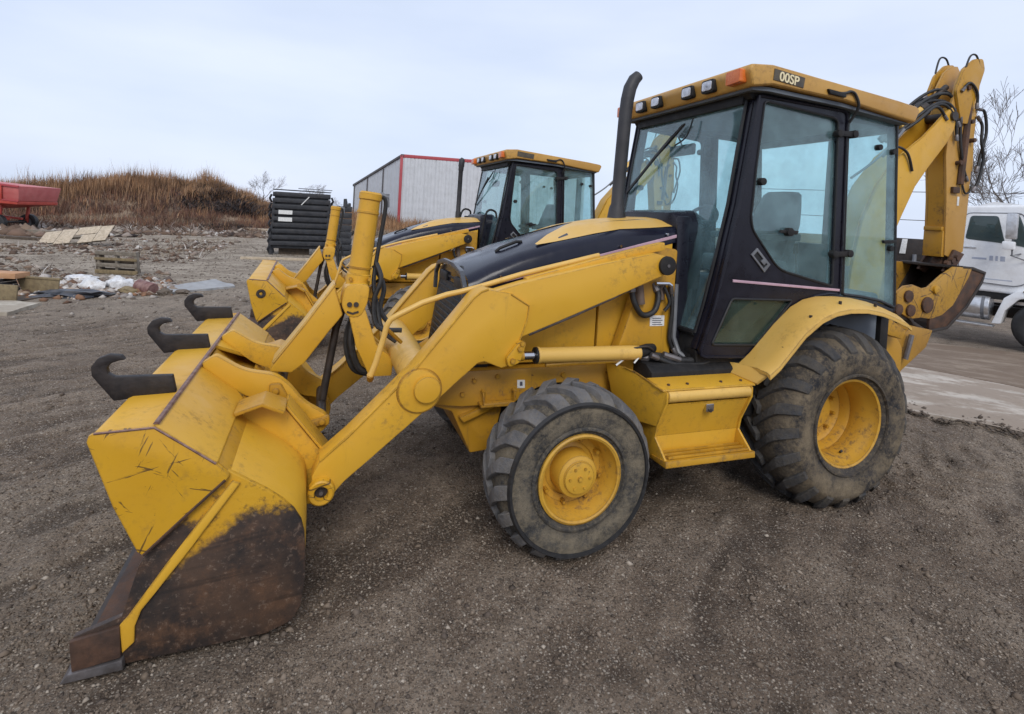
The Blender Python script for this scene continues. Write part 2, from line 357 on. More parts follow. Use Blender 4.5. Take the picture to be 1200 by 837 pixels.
def hdetail(x, y):
    d = np.hypot(x - CAM[0], y - CAM[1]); near = np.exp(-np.maximum(d - 7, 0) / 9)
    # scuffed, dragged earth: streaks lie along two directions
    a, b = x * .82 + y * .57, -x * .57 + y * .82
    a2, b2 = x * .25 + y * .97, -x * .97 + y * .25
    m1 = sst((vn(x * .35, y * .35, 9) + .5) * 2.2 - .6)
    st = .034 * m1 * vn(a * .9, b * 6.5, 11) + .026 * vn(a * 2.1, b * 13, 12) * m1 + .026 * (1 - m1) * vn(a2 * 1.0, b2 * 7, 13) + .016 * vn(a2 * 2.5, b2 * 14, 14)
    z = .03 * vn(x * .55, y * .55, 1) + .016 * vn(x * 1.9, y * 1.9, 2) + .017 * vn(x * 5.3, y * 5.3, 3) + .013 * vn(x * 12, y * 12, 4) + .009 * vn(x * 25, y * 25, 6) + st
    # flat where wheels and the bucket press
    for cx, cy, r in ((0, .82, .55), (2.08, .94, .4), (0, -.82, .55), (2.08, -.94, .4)):
        z = z * (1 - .75 * np.exp(-((x - cx) ** 2 + (y - cy) ** 2) / r ** 2))
    # tread prints left by the wheels, and soil squeezed up round them
    for s_ in (1, -1):
        e = sst((.30 - np.abs(y - s_ * .83 - .10 * np.sin(x * .9 + 1))) / .06) * sst((-.35 - x) / .3) * sst((x + 7) / 2)
        ph = (x * 7.0 + np.abs(y - s_ * .83) * 6.0); z = z + e * (-.016 + .020 * (np.sin(ph * 2 * PI * .5) > .1)) 
        for cx, cy, rx, ry in ((0, .83, .30, .33), (2.08, .90, .24, .26)):
            q = np.hypot((x - cx) / rx, (y - s_ * cy) / ry); z = z + .022 * np.exp(-((q - 1.12) / .22) ** 2) * (.7 + 1.2 * vn(x * 9, y * 9, 71)) - .010 * np.exp(-(q / .8) ** 4)
    for k_, (ya, yb) in enumerate(((2.55, 2.0), (3.05, 2.45))):      # an older track curving across the foreground
        yc = ya + (yb - ya) * (x + 1) / 6 - .045 * (x - 1) ** 2
        e = sst((.17 - np.abs(y - yc)) / .05) * sst((4.5 - x) / 2) * sst((x + 6) / 2) * .8
        z = z + e * (-.010 + .013 * (np.sin((x * 8 + np.abs(y - yc) * 9) * PI) > .2))
    f = sst((x - 3.2) / .2) * sst((4.45 - x) / .2) * sst((1.4 - np.abs(y)) / .2)
    z = z * (1 - f) - .012 * f
    return (z - .008) * near
def scuff(x, y):
    a, b = x * .82 + y * .57, -x * .57 + y * .82
    a2, b2 = x * .25 + y * .97, -x * .97 + y * .25
    m1 = sst((vn(x * .35, y * .35, 9) + .5) * 2.2 - .6)
    v = m1 * (vn(a * .9, b * 6.5, 11) + .8 * vn(a * 2.1, b * 13, 12)) + (1 - m1) * (vn(a2 * 1.0, b2 * 7, 13) + .5 * vn(a2 * 2.5, b2 * 14, 14)) + .7 * vn(x * 5.3, y * 5.3, 3) + .6 * vn(x * 12, y * 12, 4)
    return np.clip(.5 + v * .62, 0, 1)
def hgt(x, y): x = np.asarray(x, float); y = np.asarray(y, float); return hbase(x, y) + hdetail(x, y)
def gz(x, y): return float(hgt(np.array([x]), np.array([y]))[0])

def axis_pts(lo, hi, step, far, g=1.09):
    c = list(np.arange(lo, hi, step)); s = step; p = lo
    while p > -far: s *= g; p -= s; c.insert(0, p)
    s = step; p = c[-1]
    while p < far: s *= g; p += s; c.append(p)
    return np.array(c)
gx = axis_pts(-4.5, 6.5, .030, 900, 1.035); gy = axis_pts(-6.5, 3.6, .030, 900, 1.035)
X, Y = np.meshgrid(gx, gy); Z = hgt(X, Y)
nx, ny = len(gx), len(gy)
def grid_mesh(name, X, Y, Z):
    ny, nx = X.shape
    me = bpy.data.meshes.new(name); me.vertices.add(nx * ny)
    me.vertices.foreach_set('co', np.stack([X, Y, Z], -1).astype(np.float32).ravel())
    i = np.arange(ny - 1)[:, None] * nx + np.arange(nx - 1)[None]
    q = np.stack([i, i + 1, i + nx + 1, i + nx], -1).reshape(-1, 4)
    me.loops.add(q.size); me.loops.foreach_set('vertex_index', q.ravel().astype(np.int32))
    me.polygons.add(len(q)); me.polygons.foreach_set('loop_start', np.arange(0, q.size, 4, dtype=np.int32))
    me.polygons.foreach_set('use_smooth', [True] * len(q)); me.update(calc_edges=True)
    return me
def ground_mat():
    t = NT('gravelly_dirt')
    P = t.tc.outputs['Object']
    sep = t.n('ShaderNodeSeparateXYZ'); t.l(P, sep.inputs[0])
    n1 = t.noise(.35, 5, .6); n2 = t.noise(1.6, 8, .65); n3 = t.noise(14, 8, .7)
    col = t.mix(t.ramp(n2, .32, .68), (0.138, 0.099, 0.070), (0.240, 0.180, 0.130))
    col = t.mix(t.ramp(n1, .45, .66), col, (0.265, 0.210, 0.158))
    at = t.n('ShaderNodeAttribute'); at.attribute_name = 'scuff'
    # turned, damp earth lies darker in the scrapes; the rubbed ridges have dried pale
    col = t.mix(t.math('MULTIPLY', t.ramp(at.outputs['Fac'], .46, .14), .68), col, (0.062, 0.044, 0.032))
    col = t.mix(t.math('MULTIPLY', t.ramp(at.outputs['Fac'], .58, .85), .55), col, (0.33, 0.26, 0.195))
    # the yard away towards the bank is paler, dry gravel
    far = t.ramp(t.math('ADD', sep.outputs[1], t.math('MULTIPLY', t.math('SUBTRACT', t.noise(.25, 6, .65), .5), 9)), -5, -13)
    col = t.mix(far, col, t.mix(t.ramp(t.noise(.9, 8, .7), .35, .65), (0.23, 0.182, 0.135), (0.47, 0.40, 0.315)))
    bank = t.ramp(t.math('ADD', sep.outputs[1], t.math('MULTIPLY', t.math('SUBTRACT', t.noise(.3, 5, .65), .5), 6)), -27, -33)
    col = t.mix(bank, col, t.mix(t.ramp(t.noise(.8, 6, .7), .4, .62), (0.13, 0.075, 0.045), (0.30, 0.205, 0.13)))
    # damp dark scuffs along the drag directions
    s1 = t.ramp(t.noise(1.0, 7, .68, sc=(1.4, 8, 1), rot=(0, 0, .6)), .50, .70)
    col = t.mix(t.math('MULTIPLY', s1, .35), col, (0.070, 0.050, 0.038))
    # stones, each with a tone of its own
    for sc, thr, amt in ((150, .50, .75), (34, .36, .8), (75, .46, .9)):
        k = t.n('ShaderNodeTexVoronoi'); k.inputs['Scale'].default_value = sc; t.l(P, k.inputs['Vector'])
        sp = t.n('ShaderNodeSeparateColor'); t.l(k.outputs['Color'], sp.inputs[0])
        has = t.math('GREATER_THAN', sp.outputs[0], .45 if sc > 50 else .72)
        ins = t.ramp(k.outputs['Distance'], thr, thr - .12)
        tone = t.mix(t.math('POWER', sp.outputs[1], 1.8), (0.058, 0.043, 0.032), (0.50, 0.43, 0.35))
        col = t.mix(t.math('MULTIPLY', t.math('MULTIPLY', has, ins), amt), col, tone)
    col = t.mix(t.math('MULTIPLY', t.ramp(n3, .52, .72), .5), col, (0.055, 0.043, 0.035))
    v = t.voro(60); v2 = t.voro(140)
    nb = t.bump(t.math('MULTIPLY', v, -1), .8, .016)
    nb = t.bump(v2, .4, .006, nb)
    nb = t.bump(t.noise(9, 9, .75), .9, .045, nb)
    return t.pbr(col, .92, 0, nb, .25)
M['ground'] = ground_mat()
gm = grid_mesh('ground', X, Y, Z); ga = gm.attributes.new('scuff', 'FLOAT', 'POINT'); ga.data.foreach_set('value', scuff(X, Y).astype(np.float32).ravel()); gm.materials.append(M['ground'])
go = bpy.data.objects.new('ground', gm); COL.objects.link(go); go['kind'] = 'structure'

# loose stones and clods over the near ground
def scatter_stones(name, N, mat, smin, smax, region, seed):
    r = np.random.default_rng(seed)
    oc = np.array([(1, 0, 0), (-1, 0, 0), (0, 1, 0), (0, -1, 0), (0, 0, 1), (0, 0, -1)], float)
    tri = np.array([(0, 2, 4), (2, 1, 4), (1, 3, 4), (3, 0, 4), (2, 0, 5), (1, 2, 5), (3, 1, 5), (0, 3, 5)])
    x, y = region(r, N); N = len(x); z = hgt(x, y); s = np.exp(r.uniform(np.log(smin), np.log(smax), N)) * (r.random(N) * .6 + .6)
    a = r.random(N) * 2 * PI; v = np.repeat(oc[None], N, 0) * (r.random((N, 6, 1)) * .5 + .75) + r.normal(0, .16, (N, 6, 3))
    v *= np.stack([s, s * r.uniform(.55, 1, N), s * r.uniform(.35, .7, N)], -1)[:, None]
    ca, sa = np.cos(a)[:, None], np.sin(a)[:, None]
    vx, vy = v[..., 0] * ca - v[..., 1] * sa, v[..., 0] * sa + v[..., 1] * ca
    V = np.stack([vx + x[:, None], vy + y[:, None], v[..., 2] + (z + s * .12)[:, None]], -1).reshape(-1, 3)
    F = (tri[None] + (np.arange(N) * 6)[:, None, None]).reshape(-1, 3)
    me = bpy.data.meshes.new(name); me.vertices.add(len(V)); me.vertices.foreach_set('co', V.astype(np.float32).ravel())
    me.loops.add(F.size); me.loops.foreach_set('vertex_index', F.ravel().astype(np.int32))
    me.polygons.add(len(F)); me.polygons.foreach_set('loop_start', np.arange(0, F.size, 3, dtype=np.int32)); me.update(calc_edges=True)
    me.materials.append(mat); o = bpy.data.objects.new(name, me); COL.objects.link(o); o['kind'] = 'stuff'; return o
def island_mat(name, cols, rough=.9, patch=None):
    t = NT(name); g = t.n('ShaderNodeNewGeometry'); k = t.n('ShaderNodeValToRGB'); e = k.color_ramp.elements
    while len(e) < len(cols): e.new(.5)
    for i, c in enumerate(cols): e[i].position = i / (len(cols) - 1); e[i].color = (*c, 1)
    t.l(g.outputs['Random Per Island'], k.inputs[0])
    c = k.outputs[0]
    if patch: c = t.mix(t.math('MULTIPLY', t.ramp(t.noise(patch[0], 5, .65), .42, .62), patch[1]), c, patch[2])
    return t.pbr(c, rough, 0, t.bump(t.noise(70, 4), .3, .006), .25)
M['pebble'] = island_mat('pebbles', [(0.085, 0.062, 0.046), (0.16, 0.122, 0.090), (0.12, 0.090, 0.066), (0.23, 0.182, 0.14), (0.17, 0.13, 0.096), (0.38, 0.325, 0.265)])
def near_region(r, N):
    # denser towards the near edge of the yard
    d = 1.6 + 9.5 * r.random(N) ** 1.7; a = np.radians(r.uniform(-112 - 52, -112 + 52, N))
    x, y = CAM[0] + d * np.cos(a), CAM[1] + d * np.sin(a)
    k = vn(x * 1.1, y * 1.1, 51) + .6 * vn(x * 3.1, y * 3.1, 52) + r.random(N) * .7 > .22
    return x[k], y[k]
scatter_stones('gravel', 150000, M['pebble'], .003, .0115, near_region, 3)
scatter_stones('gravel', 2600, M['pebble'], .009, .026, near_region, 4)
M['clod'] = island_mat('earth_clods', [(0.075, 0.058, 0.046), (0.11, 0.086, 0.068), (0.15, 0.118, 0.092)])
scatter_stones('dirt_clods', 6500, M['clod'], .006, .022, near_region, 5)
def yard_region(r, N):
    x = r.uniform(-2, 12, N); y = r.uniform(-24, -5, N); return x, y
M['yard_stone'] = island_mat('yard_stones', [(0.09, 0.07, 0.055), (0.18, 0.15, 0.12), (0.12, 0.095, 0.075), (0.34, 0.30, 0.26), (0.15, 0.12, 0.10)])
def edge_region(r, N):
    a = r.uniform(-3.4, 6.3, N); b = np.abs(r.normal(0, .22, N)) - .12; p = p0_[None] + pd_[None] * a[:, None] + pn_[None] * b[:, None]; return p[:, 0], p[:, 1]
scatter_stones('rubble', 9000, M['yard_stone'], .012, .05, yard_region, 6)
def heap_region(r, N):
    u = r.random(N); x = 9.2 - 2.55 * u + r.normal(0, .28, N); y = -9.7 - .2 * u + r.normal(0, .55, N); return x, y
scatter_stones('rubble', 2600, island_mat('broken_rubbish', [(0.12, 0.06, 0.035), (0.26, 0.14, 0.08), (0.07, 0.045, 0.035), (0.46, 0.42, 0.38), (0.18, 0.14, 0.11), (0.36, 0.27, 0.20), (0.58, 0.55, 0.52)]), .025, .15, heap_region, 7)

# ------------------------------------------------------------------ pavement on the right
pd_ = np.array([-.573, .82]); pn_ = np.array([-.82, -.573]); p0_ = np.array([-2.56, -.36])
def concrete_mat(name, a, b, mud, amt):
    t = NT(name)
    col = t.mix(t.ramp(t.noise(1.2, 8, .65), .3, .7), a, b)
    col = t.mix(t.math('MULTIPLY', t.ramp(t.noise(.9, 9, .72, sc=(1, 2.2, 1), rot=(0, 0, .5)), .40, .54), amt), col, mud)
    col = t.mix(t.math('MULTIPLY', t.ramp(t.noise(8, 8, .75), .5, .7), amt * .6), col, tuple(c * .7 for c in mud))
    return t.pbr(col, .88, 0, t.bump(t.noise(14, 9, .75), .4, .015), .25)
M['concrete'] = concrete_mat('pale_concrete', (0.40, 0.35, 0.295), (0.54, 0.48, 0.41), (0.27, 0.212, 0.162), .9)
M['concrete_mud'] = concrete_mat('muddy_concrete', (0.21, 0.16, 0.118), (0.27, 0.21, 0.155), (0.165, 0.118, 0.083), .95)
M['slab_pale'] = concrete_mat('sandy_concrete', (0.42, 0.38, 0.31), (0.52, 0.47, 0.39), (0.25, 0.20, 0.15), .6)
def slab(name, quad, th, mat, n=26, up=.035, jag=.02, seed=0):
    """a slab that follows the ground; quad is four (x, y) corners"""
    q = [np.array(p) for p in quad]; u = np.linspace(0, 1, n); U, V = np.meshgrid(u, u)
    P = (q[0] * ((1 - U) * (1 - V))[..., None] + q[1] * (U * (1 - V))[..., None] + q[2] * (U * V)[..., None] + q[3] * ((1 - U) * V)[..., None])
    e = jag * np.stack([vn(P[..., 0] * 3, P[..., 1] * 3, 31 + seed), vn(P[..., 0] * 3, P[..., 1] * 3, 32 + seed)], -1) * 2
    P = P + e * (np.minimum.reduce([U, V, 1 - U, 1 - V]) < .001)[..., None]
    Zt = hbase(P[..., 0], P[..., 1]) + up + .012 * vn(P[..., 0] * 2, P[..., 1] * 2, 33)
    top = np.stack([P[..., 0], P[..., 1], Zt], -1).reshape(-1, 3); bot = top - (0, 0, th)
    rim = list(range(n)) + [k * n + n - 1 for k in range(1, n)] + [n * n - 1 - k for k in range(1, n)] + [(n - 1 - k) * n for k in range(1, n - 1)]
    mb = MB(); fs = [(j * n + i, j * n + i + 1, (j + 1) * n + i + 1, (j + 1) * n + i) for j in range(n - 1) for i in range(n - 1)]
    o = n * n; fs += [(rim[k], rim[(k + 1) % len(rim)], o + rim[(k + 1) % len(rim)], o + rim[k]) for k in range(len(rim))]
    mb.add([tuple(p) for p in top] + [tuple(p) for p in bot], fs)
    return mb.build(name, mat, None, smooth=40)
def pv(a, b): return tuple(p0_ + pd_ * a + pn_ * b)
es_ = scatter_stones('gravel', 2600, M['clod'], .008, .035, edge_region, 8); es_.location.z = .03
for (a0, a1, b0, b1, m) in ((-3.6, -1.03, 0, 2.75, 'concrete'), (-1.0, 6.5, 0, 2.75, 'concrete'), (-3.6, -1.03, 2.79, 7.5, 'concrete_mud'), (-1.0, 6.5, 2.79, 7.5, 'concrete_mud')):
    o = slab('pavement', [pv(a0, b0), pv(a1, b0), pv(a1, b1), pv(a0, b1)], .14, m, 60, .035, .055); o['kind'] = 'structure'

# ------------------------------------------------------------------ backhoe loader: machine axes are x forward, y to its left, z up
def mir(f):
    """build the left part (+1) and the right part (-1)"""
    for s in (1, -1): f(s)
def yy(s, a, b): return (a, b) if s > 0 else (-b, -a)

def make_wheel(root, name, cx, s, yc, zc, R, w, rr, nl, lug_h, lug_w, skew, tm, trm, front):
    e = empty(name, (cx, s * yc, zc), (0, 0, 0) if s > 0 else (0, 0, PI), root)
    h = w / 2
    RD = .066 if front else .125                       # how far the shoulder falls below the tread
    prof = [(rr - .004, -h * .80), (rr + .02, -h * .90), (rr + (R - rr) * .30, -h * (.955 if front else 1.0)), (rr + (R - rr) * .50, -h * (.965 if front else 1.02)), (R - RD - .012, -h * .985), (R - RD - .004, -h * .95), (R - lug_h - RD * .45, -h * .84), (R - lug_h - .006, -h * .62), (R - lug_h + .006, -h * .3), (R - lug_h + .008, 0)]
    prof = prof + [(r, -y) for r, y in reversed(prof[:-1])]
    t = MB(); t.lathe(prof, (0, 0, 0), 72)
    # ridges moulded in the sidewall
    for rad, yo in (((rr + .016, h * .90), (rr + .03, h * .94)), ((R - .075, h * .955), (R - .062, h * .925))):
        pass
    if front:
        for sg in (1, -1):
            rg_ = MB(); rg_.lathe([(R - RD - .020, sg * h * .95), (R - RD - .015, sg * h * 1.045), (R - RD - .001, sg * h * 1.055), (R - RD + .008, sg * h * .95)], (0, 0, 0), 72); rg_.build('sidewall_ring', 'hose', e, smooth=50)
    rg = [(rr + .028, h * .93), (rr + .034, h * .985), (rr + .046, h * .985), (rr + .052, h * .95)]
    t.lathe(rg, (0, 0, 0), 72)
    tb = t.build('tyre', tm, e, smooth=50)
    tr = MB()
    for side in (1, -1):
        for k in range(nl):
            th0 = 2 * PI * (k + (.5 if side < 0 else 0)) / nl
            jit = random.uniform(-.01, .01)
            st = []
            for i, (q, drop) in enumerate(((-.06, 0), (.2, 0), (.45, .001), (.7, .006), (.88, .02), (.985, .052), (1.0, .088)) if False else ((-.06, 0), (.2, 0), (.42, .002), (.60, RD * .12), (.76, RD * .36), (.90, RD * .70), (.985, RD * 1.0))):
                yv = side * h * q
                th = th0 + skew * (q if q < .6 else .6 + (q - .6) * .45) + jit
                hw = lug_w / R * (.85 if q < .3 else (1.0 if q < .55 else 1.22))
                rt = R - drop; rb = R - lug_h - .03 - drop
                if q > .8: rb = max(rb, R - RD - .012 if front else R - RD - .03)
                if q > .95: rb = min(rt - .004, rb)
                row = []
                for rad, a in ((rb, -hw * 1.12), (rb, hw * 1.12), (rt, hw * .95), (rt, -hw * .95)):
                    yo = yv
                    if q > .97 and rad == rt and not front: yo = yv + side * .004
                    row.append((rad * math.cos(th + a), yo, rad * math.sin(th + a)))
                st.append(row)
            tr.loft(st)
    tr.build('tread', trm, e, bevel=.003, seg=1, smooth=0)
    for o in [k for k in e.children if k.name.split('.')[0] in ('tyre', 'tread', 'sidewall_ring')]:      # the loaded tyre flattens on the ground
        for v in o.data.vertices:
            lim = -(zc + .014)
            if v.co.z < lim + .03: v.co.z = max(lim, v.co.z * .6 + (lim + .03) * .4); v.co.y *= 1.0 + .05 * min(1, (lim + .05 - v.co.z) / .05)
    rim = MB()
    if front:
        fo = .177
        prof = [(rr + .012, fo - .012), (rr + .012, fo), (rr, fo + .006), (rr - .012, fo), (rr - .016, fo - .03), (rr - .03, fo - .05), (rr - .034, fo - .115), (rr - .05, fo - .135), (.150, fo - .14), (.150, fo - .16), (rr - .02, fo - .17), (rr - .005, fo - .28), (rr + .01, fo - .29)]
        rim.lathe(prof, (0, 0, 0), 56); rim.build('rim', 'yellow_rim', e, smooth=40)
        hub = MB(); hub.lathe([(0, fo - .012), (.075, fo - .012), (.088, fo - .016), (.092, fo - .026), (.100, fo - .03), (.116, fo - .036), (.122, fo - .05), (.126, fo - .14), (.152, fo - .15)], (0, 0, 0), 40)
        hub.build('hub', 'yellow_rim', e, smooth=35)
        for k in range(8):
            b = MB(); a = 2 * PI * (k + .3) / 8; b.tube([(.178 * math.cos(a), fo - .145, .178 * math.sin(a)), (.178 * math.cos(a), fo - .10, .178 * math.sin(a))], .013, 6)
            b.build('wheel_nut', 'yellow_dirty', e, smooth=0)
        for k in range(6):
            c = MB(); a = 2 * PI * k / 6; c.tube([(.06 * math.cos(a), fo - .014, .06 * math.sin(a)), (.06 * math.cos(a), fo - .004, .06 * math.sin(a))], .008, 6); c.build('hub_bolt', 'yellow_rim', e, smooth=0)
        c = MB(); c.tube([(0, fo - .014, 0), (0, fo + .0, 0)], .014, 8); c.build('hub_bolt', 'yellow_rim', e, smooth=0)
    else:
        fo = .195
        prof = [(rr + .012, fo - .02), (rr + .013, fo), (rr + .002, fo + .008), (rr - .012, fo + .002), (rr - .018, fo - .045), (rr - .040, fo - .075), (rr - .046, fo - .17), (rr - .040, fo - .20), (rr - .052, fo - .22), (rr - .062, fo - .27), (rr - .085, fo - .285), (.13, fo - .29), (.125, fo - .25), (.10, fo - .245), (0, fo - .245)]
        rim.lathe(prof, (0, 0, 0), 64); rim.lathe([(rr - .06, fo - .30), (rr + .012, fo - .41), (rr + .012, fo - .39)], (0, 0, 0), 48)
        rim.build('rim', 'yellow_rim', e, smooth=40)
        for k in range(10):
            b = MB(); a = 2 * PI * (k + .3) / 10; b.tube([(.18 * math.cos(a), fo - .295, .18 * math.sin(a)), (.18 * math.cos(a), fo - .255, .18 * math.sin(a))], .014, 6)
            b.build('wheel_nut', 'yellow_dirty', e, smooth=0)
        v = MB(); a = math.radians(-105); v.tube([((rr - .05) * math.cos(a), fo - .10, (rr - .05) * math.sin(a)), ((rr - .065) * math.cos(a), fo - .085, (rr - .065) * math.sin(a))], .009, 6); v.build('valve', 'hose', e)
    return e

B = empty('backhoe_loader')
tag(B, 'large yellow backhoe loader nearest the camera with three black hooks on its bucket', 'backhoe loader', 'backhoe loaders parked in the yard')

for s in (1, -1):
    make_wheel(B, 'rear_wheel', 0, s, .818, .585, .642, .48, .305, 21, .042, .034, .36, 'tyre_r', 'tread_r', False)
    make_wheel(B, 'front_wheel', 2.08, s, .895, .464, .486, .375, .2385, 19, .040, .037, .36, 'tyre_f', 'tread_f', True)

# --- chassis
m = MB(); m.prism([(2.62, .92), (2.80, .80), (2.78, .72), (2.62, .70), (1.4, .70), (1.0, .62), (-1.05, .62), (-1.05, .95), (1.35, .93)], .34, .50); m.prism([(2.62, .92), (2.80, .80), (2.78, .72), (2.62, .70), (1.4, .70), (1.0, .62), (-1.05, .62), (-1.05, .95), (1.35, .93)], -.50, -.34)
m.build('frame_rail', 'yellow_dirty', B, .012)
m = MB(); m.box(2.30, 2.55, -.338, .338, .70, .92); m.box(-1.0, -.8, -.338, .338, .64, .92); m.box(1.1, 1.3, -.338, .338, .66, .9); m.build('cross_member', 'yellow_dirty', B, .01)
m = MB(); m.box(.2, 2.25, -.33, .33, .42, 1.02); m.build('transmission', 'matte_black', B, .04)
m = MB(); m.prism([(2.84, .72), (2.67, .66), (2.54, .39), (2.40, .40), (2.34, .68), (2.62, .695)], -.46, .46); m.build('axle_bolster', 'yellow_dirty', B, .015)
m = MB(); m.prism([(2.60, .60), (2.63, .635), (2.43, .71), (2.40, .68)], .462, .50); m.build('step_bracket', 'yellow_dirty', B, .006)
m = MB(); m.tube([(2.50, .52, .80), (2.50, .56, .80), (2.50, .565, .73), (2.30, .565, .73), (2.30, .56, .80), (2.30, .52, .80)], .010, 8); m.box(2.28, 2.52, .502, .575, .715, .728); m.build('foot_step', 'yellow_dirty', B)
for yv in (1, -1):
    pass
m = MB(); m.tube([(2.08, -.80, .464), (2.08, -.55, .45), (2.08, -.2, .42), (2.08, .2, .42), (2.08, .55, .45), (2.08, .80, .464)], [.07, .09, .12, .12, .09, .07], 16); m.build('front_axle', 'yellow_dirty', B)
m = MB(); m.tube([(0, -.62, .585), (0, -.3, .585), (0, .3, .585), (0, .62, .585)], [.11, .2, .2, .11], 16); m.build('rear_axle', 'yellow_dirty', B)

# --- engine bay side, one panel each side, with the seam between them
def side_panel(s):
    y0, y1 = yy(s, .40, .442)
    m = MB(); m.prism([(2.50, 1.40), (2.55, .94), (1.70, .94), (1.70, 1.40), (1.71, 1.62)], y0, y1); m.build('engine_panel', 'yellow', B, .008)
    m = MB(); m.prism([(1.68, 1.62), (1.688, .94), (1.16, .94), (1.12, 1.45), (1.12, 1.76)], y0, y1); m.build('engine_panel', 'yellow', B, .008)
mir(side_panel)
m = MB(); m.box(1.2, 2.5, -.39, .39, .94, 1.42); m.build('engine_block', 'matte_black', B)

# --- hood
HX = [2.60, 2.545, 2.45, 2.25, 2.0, 1.75, 1.5, 1.25, 1.03]
def zs(x): return 1.443 + (2.48 - x) * .262            # stripe height
def zt(x): return float(np.interp(x, [.96, 1.34, 1.57, 1.78, 2.05, 2.30, 2.577, 2.62], [1.932, 1.920, 1.886, 1.842, 1.748, 1.642, 1.535, 1.505]))
def ze(x): return float(np.interp(x, [1.0, 1.5, 1.72, 1.91, 2.13, 2.45, 2.6], [1.872, 1.828, 1.782, 1.736, 1.690, 1.56, 1.485]))
def hood_ring(x, k=1.0):
    half = [(.445, zs(x) - .045), (.446, zs(x)), (.436, max(zs(x) + .03, ze(x) - .055)), (.405, max(zs(x) + .045, ze(x) - .015)), (.33, max(ze(x) + .006, zs(x) + .055)), (.18, max(zt(x) - .012, ze(x) + .012)), (0, max(zt(x), ze(x) + .015))]
    r = [(x, y * k, z) for y, z in half]; return r + [(x, -y, z) for _, y, z in reversed(r[:-1])]
m = MB(); m.loft([hood_ring(x, .985 if i == 0 else 1) for i, x in enumerate(HX)]); m.build('hood', 'hood_black', B, 0, 50)
def ring_top(x, w, lift):
    P = hood_ring(x)[2:-2]; ys = [p[1] for p in P]; zz = [p[2] for p in P]
    out = []
    for k in range(9):
        y = w * (1 - k / 4); out.append((x, y, float(np.interp(-y, [-v for v in ys], zz)) + lift))
    return out
m = MB()
YT = [(2.12, .335, .30), (1.98, .34, .17), (1.80, .34, .06), (1.70, .34, 0), (1.5, .345, 0), (1.25, .35, 0), (1.04, .35, 0)]
def yrow(x, wo, wi, lift, s):
    P = hood_ring(x)[2:-2]; ys = [-p[1] for p in P]; zz = [p[2] for p in P]
    return [(x, s * (wi + (wo - wi) * k / 5), float(np.interp(-(wi + (wo - wi) * k / 5), ys, zz)) + lift) for k in range(6)]
for s in (1, -1):
    m.loft([yrow(x, wo, wi, .004, s) for x, wo, wi in YT], closed=False)
m.build('hood_top_panel', 'yellow_pale', B, 0, 50)
for s in (1, -1):
    m = MB()
    m.loft([[(x, s * .447, zs(x) - .012), (x, s * .4535, zs(x) - .009), (x, s * .4535, zs(x) + .009), (x, s * .447, zs(x) + .012)] for x in (2.50, 2.1, 1.6, 1.05)]); m.build('stripe', 'purple', B)
    for x in (2.40, 1.98, 1.55, 1.18):
        m = MB(); m.tube([(x, s * .44, zs(x) + .032), (x, s * .462, zs(x) + .032)], .009, 8); m.build('hood_latch', 'chrome', B)
m = MB(); m.tube([(2.33, .10, zt(2.33) - .004), (2.30, .10, zt(2.30) + .012), (2.18, .10, zt(2.18) + .010), (2.14, .10, zt(2.14) - .006)], .011, 8); m.build('hood_handle', 'matte_black', B)
# grille with its grey arch and louvres
def nose(x, k, zb): return [(x, .435 * k, zb), (x, .435 * k, 1.36), (x, .41 * k, 1.455), (x, .33 * k, 1.50), (x, .15 * k, 1.527), (x, -.15 * k, 1.527), (x, -.33 * k, 1.50), (x, -.41 * k, 1.455), (x, -.435 * k, 1.36), (x, -.435 * k, zb)]
m = MB(); m.loft([nose(2.44, .99, .90), [(p[0] + (1.5 - p[2]) * .13, p[1], p[2]) for p in nose(2.585, .985, .90)]]); m.build('grille_housing', 'grille', B, .012)
sx = lambda z: 2.587 + (1.5 - z) * .13
g = B.children[-1] if False else None
gp = empty('grille', (0, 0, 0), (0, 0, 0), B)
for k in range(12):
    z = .96 + k * .042
    m = MB(); m.prism([(sx(z), z), (sx(z) + .009, z + .004), (sx(z) + .009, z + .014), (sx(z), z + .018)], -.35, .35); m.build('louvre', 'grille', gp)
m = MB(); m.strip([(.425, 1.30), (.415, 1.42), (.34, 1.485), (.15, 1.516), (-.15, 1.516), (-.34, 1.485), (-.415, 1.42), (-.425, 1.30)], -.035, 2.612, 2.640, 'x'); m.build('grille_arch', 'grille_grey', gp, .006)
for k in (1, -1):
    m = MB(); m.box(sx(1.42) + .001, sx(1.42) + .022, *sorted((k * .12, k * .33)), 1.395, 1.455); m.build('headlamp_blank', 'grille', gp, .008)

# --- exhaust
m = MB(); m.tube([(1.332, 0, 1.90), (1.332, 0, 1.985), (1.330, 0, 2.02), (1.325, 0, 2.28), (1.31, 0, 2.71), (1.300, 0, 2.83), (1.283, 0, 2.92), (1.250, 0, 2.99), (1.215, 0, 3.025)], [.074, .062, .050, .050, .0505, .051, .051, .048, .042], 18)
m.build('exhaust_pipe', 'exhaust', B, 0, 60)

# --- loader frame tower
def tower(s):
    y0, y1 = yy(s, .47, .56)
    m = MB(); m.prism(rounded([(1.16, 1.72), (1.40, 1.72), (1.44, 1.5), (1.62, .95), (1.62, .80), (1.18, .80)], .03), y0, y1); m.build('loader_tower', 'yellow_dirty', B, .01)
mir(tower)

